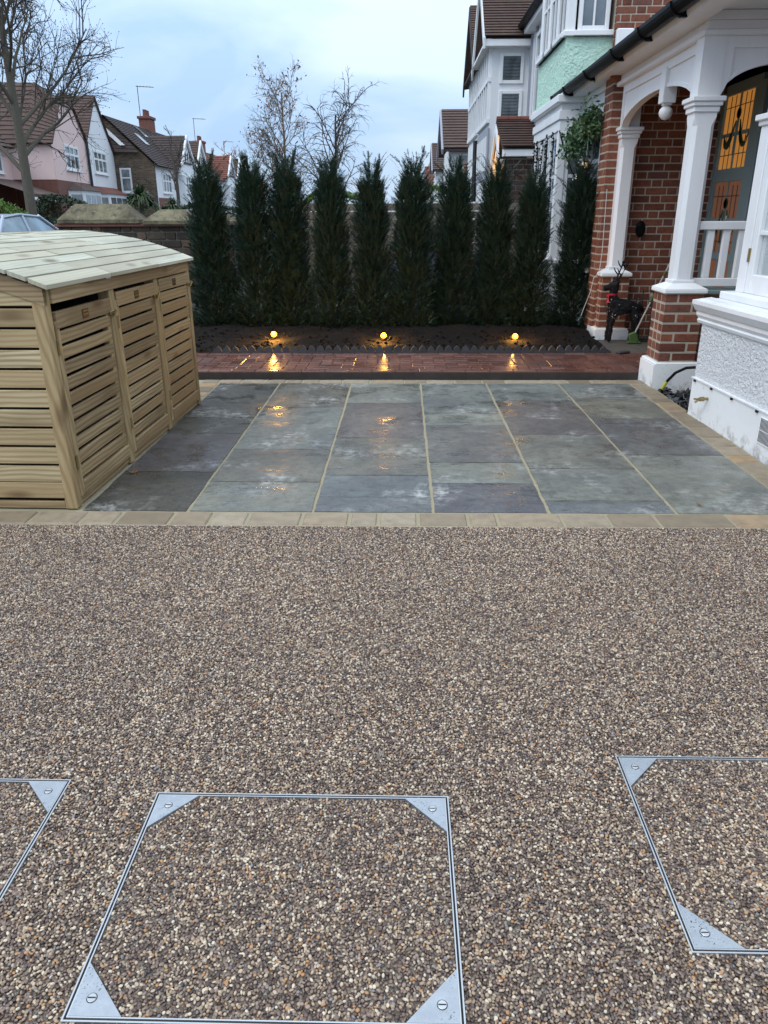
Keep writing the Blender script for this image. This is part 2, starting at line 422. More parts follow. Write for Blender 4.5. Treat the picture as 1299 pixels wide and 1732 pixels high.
# ------------------------------------------------------------------ mesh helpers
WP = {}
class MB:
    def __init__(s): s.v, s.f, s.sm = [], [], False
    def add(s, vs, fs):
        o = len(s.v); s.v += [Vector(p) for p in vs]; s.f += [tuple(i + o for i in q) for q in fs]
    def box(s, x0, y0, z0, x1, y1, z1, b=0, mx=None):
        x0, x1 = sorted((x0, x1)); y0, y1 = sorted((y0, y1)); z0, z1 = sorted((z0, z1))
        if b <= 0:
            vs = [(x, y, z) for z in (z0, z1) for y in (y0, y1) for x in (x0, x1)]
            fs = [(0, 2, 3, 1), (4, 5, 7, 6), (0, 1, 5, 4), (2, 6, 7, 3), (0, 4, 6, 2), (1, 3, 7, 5)]
        else:
            b = min(b, (x1 - x0) * .45, (y1 - y0) * .45, (z1 - z0) * .45)
            L, H = (x0, y0, z0), (x1, y1, z1)
            vs, idx = [], {}
            for c in range(8):
                sg = [(c >> i) & 1 for i in range(3)]
                for a in range(3):
                    p = [0, 0, 0]
                    for i in range(3):
                        e = H[i] if sg[i] else L[i]
                        p[i] = e if i == a else (e - b if sg[i] else e + b)
                    idx[c, a] = len(vs); vs.append(tuple(p))
            fs = []
            for a in range(3):
                o1, o2 = (a + 1) % 3, (a + 2) % 3
                for sgn in (0, 1):
                    cs = [(sgn << a) | (p << o1) | (q << o2) for p, q in ((0, 0), (1, 0), (1, 1), (0, 1))]
                    q = [idx[c, a] for c in cs]
                    fs.append(tuple(q if sgn else q[::-1]))
                for p in (0, 1):
                    for q in (0, 1):
                        c0 = (p << o1) | (q << o2); c1 = c0 | (1 << a)
                        w = [idx[c0, o1], idx[c1, o1], idx[c1, o2], idx[c0, o2]]
                        fs.append(tuple(w if p != q else w[::-1]))
            for c in range(8): fs.append((idx[c, 0], idx[c, 1], idx[c, 2]))
        if mx is not None: vs = [mx @ Vector(p) for p in vs]
        s.add(vs, fs); return s
    def prism(s, pts, d0, d1, fn):
        """polygon pts (a,b) extruded between d0 and d1; fn(a,b,d) gives the point"""
        n = len(pts)
        vs = [fn(a, b, d0) for a, b in pts] + [fn(a, b, d1) for a, b in pts]
        fs = [tuple(range(n))[::-1], tuple(range(n, 2 * n))]
        fs += [(i, (i + 1) % n, n + (i + 1) % n, n + i) for i in range(n)]
        s.add(vs, fs); return s
    def tube(s, pts, r, n=6, cap=True):
        pts = [Vector(p) for p in pts]; k = len(pts)
        rs = r if isinstance(r, (list, tuple)) else [r] * k
        vs = []
        for i, p in enumerate(pts):
            t = (pts[min(i + 1, k - 1)] - pts[max(i - 1, 0)]).normalized()
            a = t.cross(Vector((0, 0, 1)) if abs(t.z) < .9 else Vector((1, 0, 0))).normalized(); b = t.cross(a)
            for j in range(n):
                q = 2 * math.pi * j / n; vs.append(p + (a * math.cos(q) + b * math.sin(q)) * rs[i])
        fs = [(i * n + j, i * n + (j + 1) % n, (i + 1) * n + (j + 1) % n, (i + 1) * n + j) for i in range(k - 1) for j in range(n)]
        if cap: fs += [tuple(range(n))[::-1], tuple(range((k - 1) * n, k * n))]
        s.add(vs, fs); return s
    def lathe(s, c, prof, n=16, mx=None):
        vs = []
        for r_, z in prof:
            for j in range(n):
                q = 2 * math.pi * j / n; vs.append(Vector((r_ * math.cos(q), r_ * math.sin(q), z)))
        k = len(prof)
        fs = [(i * n + j, i * n + (j + 1) % n, (i + 1) * n + (j + 1) % n, (i + 1) * n + j) for i in range(k - 1) for j in range(n)]
        fs += [tuple(range(n))[::-1], tuple(range((k - 1) * n, k * n))]
        if mx is not None: vs = [mx @ p for p in vs]
        s.add([p + Vector(c) for p in vs], fs); return s
    def sphere(s, c, r, n=12, sq=1):
        k = n // 2
        return s.lathe(c, [(max(1e-4, r * math.sin(math.pi * i / k)), -r * sq * math.cos(math.pi * i / k)) for i in range(k + 1)], n)
    def build(s, name, mat, parent=None, xf=None, smooth=False, kind=None, origin=None):
        vs = [xf @ p for p in s.v] if xf is not None else s.v
        if origin is None:
            lo = [min(p[i] for p in vs) for i in range(3)]; hi = [max(p[i] for p in vs) for i in range(3)]
            origin = Vector([(a + b) / 2 for a, b in zip(lo, hi)])
        else: origin = Vector(origin)
        me = bpy.data.meshes.new(name)
        me.from_pydata([p - origin for p in vs], [], s.f)
        me.materials.append(M[mat] if isinstance(mat, str) else mat)
        if smooth: me.polygons.foreach_set('use_smooth', [True] * len(me.polygons))
        return place(name, me, origin, parent, kind=kind)

def place(name, me, loc, parent=None, rz=0, kind=None, rot=None):
    o = bpy.data.objects.new(name, me)
    COL.objects.link(o)
    WP[o.name] = Vector(loc)
    if parent is not None:
        o.parent = parent; o.location = Vector(loc) - WP[parent.name]
    else: o.location = loc
    o.rotation_euler = rot or (0, 0, rz)
    if kind: o['kind'] = kind
    return o

def thing(name, label, cat, loc=(0, 0, 0), group=None, kind=None):
    o = place(name, None, loc)
    return tag(o, label, cat, group, kind)
def tag(o, label=None, cat=None, group=None, kind=None):
    if label: o['label'] = label
    if cat: o['category'] = cat
    if group: o['group'] = group
    if kind: o['kind'] = kind
    return o
def dup(root, loc, rz=0, label=None, scale=None):
    c = root.copy(); COL.objects.link(c)
    c.location = loc; c.rotation_euler = (0, 0, rz); WP[c.name] = Vector(loc)
    if scale: c.scale = scale
    if label: c['label'] = label
    for ch in list(root.children):
        d = ch.copy(); COL.objects.link(d); d.parent = c
        for g in list(ch.children):
            e = g.copy(); COL.objects.link(e); e.parent = d
    return c

CACHE = {}
def box_mesh(lx, ly, lz, b, mat):
    k = (round(lx, 3), round(ly, 3), round(lz, 3), b, mat)
    if k not in CACHE:
        q = MB().box(-lx / 2, -ly / 2, -lz / 2, lx / 2, ly / 2, lz / 2, b)
        me = bpy.data.meshes.new('block'); me.from_pydata(q.v, [], q.f); me.materials.append(M[mat]); CACHE[k] = me
    return CACHE[k]
def piece(name, lx, ly, lz, loc, parent, mat, b=.004, rz=0, color=None, rot=None):
    o = place(name, box_mesh(lx, ly, lz, b, mat), loc, parent, rz, rot=rot)
    if color: o.color = (*color, 1)
    return o
def frame(P, u, n):
    """local (u, out, z) -> world"""
    u, n = Vector(u).normalized(), Vector(n).normalized()
    mt = Matrix((u, n, (0, 0, 1))).transposed().to_4x4(); mt.translation = Vector(P); return mt

def bricks(parent, P, u, n, L, z0, z1, course, mat, bl=.215, joint=.0130, depth=.06, flemish=True, name='brick', skip=None):
    """brick wall face: individual bricks standing proud of a mortar core"""
    u, n = Vector(u).normalized(), Vector(n).normalized(); P = Vector(P)
    rz = math.atan2(u.y, u.x)
    nc = int(round((z1 - z0) / course)); k = 0
    for i in range(nc):
        zc = z0 + (i + .5) * course
        hd = (bl - joint) / 2
        x = 0 if i % 2 == 0 else (-(bl + joint) * .75 if flemish else -(bl + joint) / 2)
        j = 0
        while x < L - .015:
            ln = bl if (not flemish or j % 2 == 0) else hd
            a, b_ = max(0, x), min(L, x + ln)
            if b_ - a > .03 and not (skip and skip((a + b_) / 2, zc)):
                out_ = rnd.uniform(0, .004)
                c = P + u * ((a + b_) / 2) + n * (out_ - depth / 2 + .006) + Vector((0, 0, zc))
                piece(name, b_ - a, depth, course - joint, c, parent, mat, .004, rz); k += 1
            x += ln + joint; j += 1
    return k

def window(parent, fx, u0, u1, z0, z1, cols=2, rows=1, fr=.07, bar=.04, depth=.06, mat='white', glass='glass', transom=None, sill=True, name='window'):
    q = MB()
    q.box(u0, -.02, z0, u0 + fr, depth, z1, .006); q.box(u1 - fr, -.02, z0, u1, depth, z1, .006)
    q.box(u0 + fr, -.02, z0, u1 - fr, depth - .004, z0 + fr, .006); q.box(u0 + fr, -.02, z1 - fr, u1 - fr, depth - .004, z1, .006)
    for i in range(1, cols):
        c = u0 + fr + (u1 - u0 - 2 * fr) * i / cols
        q.box(c - bar / 2, -.015, z0 + fr, c + bar / 2, depth - .008, z1 - fr)
    zs = [z0 + (z1 - z0) * i / rows for i in range(1, rows)]
    if transom: zs.append(z0 + (z1 - z0) * transom)
    for z in zs: q.box(u0 + fr, -.012, z - bar / 2, u1 - fr, depth - .012, z + bar / 2)
    if sill: q.box(u0 - .05, 0, z0 - .06, u1 + .05, depth + .06, z0 - .003, .006)
    w = q.build(name, mat, parent, fx)
    MB().box(u0 + fr * .6, -.03, z0 + fr * .6, u1 - fr * .6, .004, z1 - fr * .6).build('pane', glass, w, fx)
    return w

def tiled_slope(q, p0, p1, q0, q1, courses, th=.03):
    """stepped courses from eave edge p0-p1 up to ridge edge q0-q1"""
    p0, p1, q0, q1 = map(Vector, (p0, p1, q0, q1))
    nrm = (p1 - p0).cross(q0 - p0).normalized()
    if nrm.z < 0: nrm = -nrm
    for i in range(courses):
        a, b = i / courses, min(1, (i + 1.25) / courses)
        A, B = p0.lerp(q0, a) + nrm * th, p1.lerp(q1, a) + nrm * th
        Cc, D = p1.lerp(q1, b), p0.lerp(q0, b)
        q.add([A, B, Cc, D, A - nrm * th, B - nrm * th], [(0, 1, 2, 3), (4, 5, 1, 0), (4, 0, 3), (1, 5, 2)])
    q.add([p0 - nrm * .05, p1 - nrm * .05, q1 - nrm * .05, q0 - nrm * .05], [(0, 1, 2, 3)])

def leaf_cloud(q, n, sampler, size, rg, shape=4, up=0.):
    for _ in range(n):
        p = Vector(sampler(rg)); s = size * rg.uniform(.6, 1.4)
        d = Vector((rg.gauss(0, 1), rg.gauss(0, 1), rg.gauss(up, 1))).normalized()
        e = d.cross(Vector((rg.gauss(0, 1), rg.gauss(0, 1), rg.gauss(0, 1)))).normalized() * s * .45
        d *= s
        if shape == 4: q.add([p - d * .5, p + e * .5, p + d * .5, p - e * .5], [(0, 1, 2, 3)])
        else: q.add([p - d * .5 + e * .4, p - d * .5 - e * .4, p + d * .5], [(0, 1, 2)])

# ------------------------------------------------------------------ ground, drive
def struct(name, q, mat, label=None, xf=None, smooth=False):
    o = q.build(name, mat, None, xf, smooth); o['kind'] = 'structure'
    if label: o['label'] = label
    return o
struct('ground', MB().box(-400, -60, -.4, 400, 600, -.14), 'ground', 'dark garden earth running on beneath and behind everything')
struct('road', MB().box(-13.5, -50, -.139, -6.3, 260, -.09), 'asphalt', 'grey asphalt street beyond the garden wall')
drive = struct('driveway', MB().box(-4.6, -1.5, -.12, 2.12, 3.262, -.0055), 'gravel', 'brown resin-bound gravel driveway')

def gravel_nodes():
    ng = bpy.data.node_groups.new('gravel_scatter', 'GeometryNodeTree')
    ng.interface.new_socket('Geometry', in_out='INPUT', socket_type='NodeSocketGeometry')
    ng.interface.new_socket('Geometry', in_out='OUTPUT', socket_type='NodeSocketGeometry')
    N = ng.nodes.new; L = ng.links.new
    gi, go = N('NodeGroupInput'), N('NodeGroupOutput')
    dp = N('GeometryNodeDistributePointsOnFaces'); dp.distribute_method = 'POISSON'
    dp.inputs['Distance Min'].default_value = .0046; dp.inputs['Density Max'].default_value = 60000
    ico = N('GeometryNodeMeshIcoSphere'); ico.inputs['Radius'].default_value = .0037; ico.inputs['Subdivisions'].default_value = 2
    sm = N('GeometryNodeSetShadeSmooth'); L(ico.outputs['Mesh'], sm.inputs['Geometry'])
    st = N('GeometryNodeSetMaterial'); st.inputs['Material'].default_value = M['pebble']; L(sm.outputs[0], st.inputs['Geometry'])
    rv = N('FunctionNodeRandomValue'); rv.data_type = 'FLOAT_VECTOR'
    rv.inputs[0].default_value = (.6, .5, .5); rv.inputs[1].default_value = (1.5, 1.25, .95)
    rr = N('FunctionNodeRandomValue'); rr.data_type = 'FLOAT_VECTOR'
    rr.inputs[0].default_value = (-.5, -.5, 0); rr.inputs[1].default_value = (.5, .5, 6.28)
    rr.inputs['Seed'].default_value = 5
    ip = N('GeometryNodeInstanceOnPoints')
    L(gi.outputs[0], dp.inputs['Mesh']); L(dp.outputs['Points'], ip.inputs['Points']); L(st.outputs[0], ip.inputs['Instance'])
    L(rv.outputs[0], ip.inputs['Scale']); L(rr.outputs[0], ip.inputs['Rotation']); L(ip.outputs[0], go.inputs[0])
    return ng
NG = gravel_nodes()
CW, CD = .735, .582                                   # manhole cover, outer size
COVERS = [(-.2465, 1.207), (.9455, 1.368), (-1.2185, 1.249)]
def gravel_field():
    xs = sorted({-2.6, 2.1} | {c[0] + s * CW / 2 for c in COVERS for s in (-1, 1)})
    ys = sorted({.72, 3.258} | {c[1] + s * CD / 2 for c in COVERS for s in (-1, 1)})
    q = MB()
    for i in range(len(xs) - 1):
        for j in range(len(ys) - 1):
            cx, cy = (xs[i] + xs[i + 1]) / 2, (ys[j] + ys[j + 1]) / 2
            if any(abs(cx - c[0]) < CW / 2 and abs(cy - c[1]) < CD / 2 for c in COVERS): continue
            if abs(cx) - .8 > cy * .75 + .2: continue
            q.add([(xs[i], ys[j], -.0025), (xs[i + 1], ys[j], -.0025), (xs[i + 1], ys[j + 1], -.0025), (xs[i], ys[j + 1], -.0025)], [(0, 1, 2, 3)])
    o = q.build('gravel', 'pebble')
    md = o.modifiers.new('scatter', 'NODES'); md.node_group = NG
    tag(o, 'brown, cream and grey pebbles bound in resin over the driveway', 'gravel', kind='stuff')
gravel_field()

# ------------------------------------------------------------------ manhole covers
def cover():
    x, y = COVERS[0]
    t = thing('manhole_cover', 'whole gravel-filled manhole cover in the middle, all four steel corners showing', 'manhole cover', (x, y, 0), 'recessed manhole covers in the driveway')
    w, d = CW / 2, CD / 2
    def ring(a, e, z0, z1):
        q = MB()
        q.box(x - w + a, y - d + a, z0, x + w - a, y - d + a + e, z1); q.box(x - w + a, y + d - a - e, z0, x + w - a, y + d - a, z1)
        q.box(x - w + a, y - d + a + e, z0, x - w + a + e, y + d - a - e, z1); q.box(x + w - a - e, y - d + a + e, z0, x + w - a, y + d - a - e, z1)
        return q
    ring(0, .0032, -.05, .0022).build('outer_frame', 'frame_steel', t)
    ring(.0032, .0042, -.05, -.003).build('seal', 'gap', t)
    ring(.0074, .0026, -.05, .002).build('tray_edge', 'frame_steel', t)
    e = .0102
    for sx in (-1, 1):
        for sy in (-1, 1):
            cx, cy = x + sx * (w - e), y + sy * (d - e)
            pl = MB().prism([(cx, cy), (cx - sx * .098, cy), (cx, cy - sy * .106)], -.02, .0026, lambda a, b, z: (a, b, z)).build('corner_plate', 'steel', t)
            sxp, syp = cx - sx * .031, cy - sy * .034
            sc = MB().lathe((sxp, syp, 0), [(.0088, .0022), (.0088, .0036), (.0082, .0041)], 18).build('screw', 'frame_steel', pl)
            q = MB().lathe((sxp, syp, 0), [(.0102, .0022), (.0102, .0029)], 18); q.box(sxp - .0075, syp - .0012, .003, sxp + .0075, syp + .0012, .0045, 0)
            q.build('screw_slot', 'gap', pl)
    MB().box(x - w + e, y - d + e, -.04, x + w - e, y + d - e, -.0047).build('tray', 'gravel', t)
    q = MB(); a, b = w - e - .002, d - e - .002; g, h = .098, .106
    q.add([(x - a + g, y - b, -.0025), (x + a - g, y - b, -.0025), (x + a, y - b + h, -.0025), (x + a, y + b - h, -.0025),
           (x + a - g, y + b, -.0025), (x - a + g, y + b, -.0025), (x - a, y + b - h, -.0025), (x - a, y - b + h, -.0025)], [tuple(range(8))])
    o = q.build('infill', 'pebble', t, kind='stuff')
    md = o.modifiers.new('scatter', 'NODES'); md.node_group = NG
    return t
cv = cover()
dup(cv, (*COVERS[1], 0), 0, 'gravel-filled manhole cover at the right edge, cut off by the picture')
dup(cv, (*COVERS[2], 0), 0, 'gravel-filled manhole cover at the left edge, only one steel corner showing')

# ------------------------------------------------------------------ patio
patio = struct('patio', MB().box(-4.3, 3.265, -.13, 2.118, 6.64, -.007), 'joint', 'patio of grey riven stone slabs with a sandstone sett border')
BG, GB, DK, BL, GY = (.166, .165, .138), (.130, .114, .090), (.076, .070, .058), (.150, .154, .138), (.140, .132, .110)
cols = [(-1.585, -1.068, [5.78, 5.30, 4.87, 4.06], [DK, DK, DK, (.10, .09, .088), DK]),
        (-1.052, -.447, [5.61, 4.51, 3.89], [GB, BL, GY, BG]),
        (-.430, .148, [5.75, 4.77, 4.01, 3.66], [BG, (.125, .11, .10), GY, (.13, .14, .14), (.12, .125, .125)]),
        (.166, .716, [5.44, 5.09, 4.25, 3.88], [BL, BG, (.135, .125, .112), BG, (.105, .10, .105)]),
        (.734, 1.336, [5.84, 4.85, 4.14, 3.62], [BL, (.115, .10, .09), GY, (.155, .155, .135), (.135, .14, .14)]),
        (1.354, 1.945, [5.95, 5.29, 4.41], [BL, (.155, .145, .115), (.10, .095, .09), BG])]
for x0, x1, ys, cs in cols:
    yy = [6.487] + ys + [3.447]
    for i, c in enumerate(cs):
        a, b = yy[i + 1] + .004, yy[i] - .004
        q = MB(); gx, gy = 7, 7
        zt = rnd.uniform(-.0012, .0012)
        dx = [rnd.uniform(-.003, .003) for _ in range(8)]; dy = [rnd.uniform(-.0025, .0025) for _ in range(8)]
        vs = []
        for jj in range(gy + 1):
            for ii in range(gx + 1):
                ex = ii in (0, gx); ey = jj in (0, gy)
                X = x0 + (x1 - x0) * ii / gx + (dx[jj] if ex else 0); Y = a + (b - a) * jj / gy + (dy[ii] if ey else 0)
                vs.append((X, Y, zt + rnd.uniform(-.0012, .0012) - (.0035 if ex or ey else 0)))
        fs = [(j * (gx + 1) + i_, j * (gx + 1) + i_ + 1, (j + 1) * (gx + 1) + i_ + 1, (j + 1) * (gx + 1) + i_) for j in range(gy) for i_ in range(gx)]
        n0 = len(vs)
        bd = [i_ for i_ in range(gx)] + [j * (gx + 1) + gx for j in range(gy)] + [gy * (gx + 1) + gx - i_ for i_ in range(gx)] + [(gy - j) * (gx + 1) for j in range(gy)]
        for k_ in bd: vs.append((vs[k_][0], vs[k_][1], -.03))
        nb = len(bd)
        fs += [(bd[k_], n0 + k_, n0 + (k_ + 1) % nb, bd[(k_ + 1) % nb]) for k_ in range(nb)]
        q.add(vs, fs)
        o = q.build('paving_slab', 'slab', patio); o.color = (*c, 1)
def sett(x0, y0, x1, y1, name='sett'):
    g = .005
    piece(name, x1 - x0 - 2 * g, y1 - y0 - 2 * g, .05, ((x0 + x1) / 2, (y0 + y1) / 2, -.026 + rnd.uniform(-.001, .0018)), patio, 'sett', .009,
          rot=(rnd.uniform(-.006, .006), rnd.uniform(-.006, .006), rnd.uniform(-.012, .012)))
js = [-2.75, -2.5, -2.28, -2.03, -1.79, -1.54, -1.37, -1.11, -.92, -.74, -.48, -.25, -.11, .08, .32, .46, .77, .99, 1.22, 1.57, 1.80, 2.10]
for a, b in zip(js, js[1:]): sett(a, 3.272, b, 3.44)
x = -1.76
while x < 2.08:
    w_ = rnd.choice([.15, .2, .24, .3]); b = min(x + w_, 2.112); sett(x, 6.495, b, 6.632); x = b
y = 3.447
while y < 6.48:
    w_ = rnd.choice([.12, .17, .2, .26, .3]); b = min(y + w_, 6.49)
    if b > 6.42: b = 6.49
    sett(1.952, y, 2.112, b); y = b
y = 5.45
while y < 6.48:
    w_ = rnd.choice([.16, .2, .26]); b = min(y + w_, 6.49); sett(-1.76, y, -1.592, b); y = b
# leaves lying on the slabs
def leaf(x, y, z, s, a, label):
    q = MB()
    ring = [(s * (1 + .35 * math.sin(5 * t)) * math.cos(t), s * .7 * (1 + .35 * math.sin(5 * t)) * math.sin(t)) for t in [2 * math.pi * k / 20 for k in range(20)]]
    vs = [(x + p * math.cos(a) - r_ * math.sin(a), y + p * math.sin(a) + r_ * math.cos(a), z + .004 + .25 * abs(p)) for p, r_ in ring] + [(x, y, z + .003)]
    q.add(vs, [(k, (k + 1) % 20, 20) for k in range(20)])
    q.tube([(x, y, z + .004), (x + s * 1.6 * math.cos(a), y + s * 1.6 * math.sin(a), z + .012)], .0012, 4)
    tag(q.build('fallen_leaf', 'dead_leaf'), label, 'leaf', 'fallen leaves on the patio')
leaf(-1.52, 4.03, 0, .028, .6, 'curled brown leaf beside the wooden bin store')
leaf(1.49, 3.55, 0, .013, 2.2, 'tiny brown leaf on the large pale slab near the front border')

# ------------------------------------------------------------------ raised brick path
M['path_joint'] = plain('red_joint_sand', (.085, .045, .034), .8, scale=20, bump=.3)
struct('path_haunch', MB().box(-4.4, 6.703, -.131, 2.75, 6.712, .046), 'concrete_dark', 'rough dark concrete edge under the brick path')
path = struct('path', MB().box(-4.4, 6.713, -.13, 2.75, 7.66, .052), 'path_joint', 'red block paved path running along the planting bed')
struct('trench', MB().box(-4.3, 6.642, -.139, 2.08, 6.704, -.045), 'soil', 'narrow earth trench between the patio and the path')
PV = dict(mat='paver', b=.005)
def paver(x0, y0, x1, y1):
    lx, ly = x1 - x0 - .006, y1 - y0 - .006
    if lx < .03 or ly < .03: return
    rz = 0
    if ly > lx: lx, ly, rz = ly, lx, math.pi / 2
    piece('paving_block', lx, ly, .05, ((x0 + x1) / 2, (y0 + y1) / 2, .036 + rnd.uniform(-.0012, .0012)), path, 'paver', .005,
          rot=(rnd.gauss(0, .007), rnd.gauss(0, .007), rz))
px0, px1, py0, py1 = -3.0, 2.7, 6.81, 7.555
x = px0
while x < px1:
    paver(x, 6.708, min(x + .21, px1), 6.81); paver(x, 7.555, min(x + .21, px1), 7.657); x += .21
W_ = .1065
for r_ in range(7):
    for c in range(int((px1 - px0) / W_) + 1):
        k = (c - r_) % 4; xa, ya = px0 + c * W_, py0 + r_ * W_
        if k == 0: paver(xa, ya, min(xa + 2 * W_, px1), ya + W_)
        elif k == 1 and c == 0: paver(xa, ya, xa + W_, ya + W_)
        elif k == 3: paver(xa, ya, xa + W_, min(ya + 2 * W_, py1))
        elif k == 2 and r_ == 0: paver(xa, ya, xa + W_, ya + W_)
M['worn'] = plain('worn_brown_paving', (.095, .078, .064), .7, scale=9, var=.5, bump=.5)
land = struct('porch_path', MB().box(2.02, 7.662, -.1, 3.4, 9.2, .046), 'worn', 'worn brown paving in front of the porch')
for i in range(2):
    for j in range(3):
        piece('paving_slab', .44, .43, .03, (2.25 + i * .45, 7.88 + j * .44, .034), land, 'worn', .006)

# ------------------------------------------------------------------ planting bed
def bed():
    q = MB(); nx, ny = 110, 46; vs = []
    rg = random.Random(3)
    from mathutils import noise as mn
    for j in range(ny + 1):
        for i in range(nx + 1):
            X = -4.4 + 6.5 * i / nx; Y = 7.70 + 2.75 * j / ny
            z = .045 + .09 * min(1, (Y - 7.7) / 1.2) + .035 * mn.noise((X * 2.2, Y * 2.2, 0)) + .028 * mn.noise((X * 7, Y * 7, 3)) + .016 * mn.noise((X * 19, Y * 19, 9))
            vs.append((X, Y, z))
    fs = [(j * (nx + 1) + i, j * (nx + 1) + i + 1, (j + 1) * (nx + 1) + i + 1, (j + 1) * (nx + 1) + i) for j in range(ny) for i in range(nx)]
    q.add(vs, fs); struct('flower_bed', q, 'soil', 'bare dark soil of the planting bed', smooth=True)
    q = MB()
    for _ in range(900):
        X, Y = rg.uniform(-2.6, 2.1), 7.76 + 1.9 * rg.random() ** 1.5
        s = rg.uniform(.006, .022); z = .05 + .09 * min(1, (Y - 7.7) / 1.2)
        q.sphere((X, Y, z + rg.uniform(-.01, .025)), s, 6, rg.uniform(.5, .9))
    tag(q.build('soil_clods', 'soil'), 'dark clods of earth scattered over the planting bed', 'soil', kind='stuff')
bed()
ed = thing('bed_edging', 'low charcoal edging of pointed pickets between path and bed', 'edging', (.16, 7.69, .05))
q = MB().prism([(-.035, -.05), (.035, -.05), (.035, .028), (.026, .054), (.0, .078), (-.026, .054), (-.035, .028)], -.013, .013, lambda a, b, d: (a, d, b))
pk = bpy.data.meshes.new('picket'); pk.from_pydata(q.v, [], q.f); pk.materials.append(M['edging'])
x = -1.87
while x < 2.1:
    o = place('picket', pk, (x, 7.69 + rnd.uniform(-.006, .006), .052 + rnd.uniform(-.006, .004)), ed, rot=(rnd.uniform(-.08, .08), rnd.uniform(-.05, .05), rnd.uniform(-.06, .06)))
    x += .0865
MB().box(-1.92, 7.676, .03, 2.1, 7.700, .075).build('rail', 'edging', ed)
q = MB().box(-.07, -.03, 0, .07, .03, .022, .006, Matrix.Translation((2.2, 7.62, .062)) @ Matrix.Rotation(.5, 4, 'Z'))
tag(q.build('edging_piece', 'edging'), 'loose broken piece of charcoal edging lying on the path by the deer', 'edging')

def spotlight():
    x, y, z = -1.41, 8.4, .10
    t = thing('garden_spotlight', 'lit spike spotlight on the left, the brightest of three', 'garden light', (x, y, z), 'lit spike spotlights in the planting bed')
    MB().tube([(x, y, z - .08), (x, y, z + .0)], [.003, .007], 8).build('spike', 'black_matt', t)
    mx = Matrix.Rotation(R(38), 4, 'X')
    hd = MB().lathe((x, y, z + .01), [(.012, -.045), (.026, -.038), (.032, .0), (.035, .03), (.032, .033)], 16, mx).build('lamp_head', 'black_matt', t)
    MB().sphere(Vector((x, y, z + .01)) + mx @ Vector((0, 0, .036)), .033, 14).build('lens', 'lamp', hd, smooth=True)
    return t
def lamp_light(x, y, z, w):
    L = bpy.data.lights.new('spotlight_lamp', 'POINT'); L.energy = w; L.color = (1, .47, .09); L.shadow_soft_size = .05
    o = bpy.data.objects.new('spotlight_lamp', L); COL.objects.link(o); o.location = (x, y, z); o['kind'] = 'helper'
sp0 = spotlight()
dup(sp0, (-.205, 8.4, .085), 0, 'lit spike spotlight in the middle of the planting bed')
dup(sp0, (1.23, 8.4, .075), 0, 'lit spike spotlight on the right, nearest the porch')
for (x, y, z), w_ in zip(((-1.41, 8.33, .17), (-.205, 8.33, .155), (1.23, 8.33, .145)), (14, 9, 8)): lamp_light(x, y, z, w_)

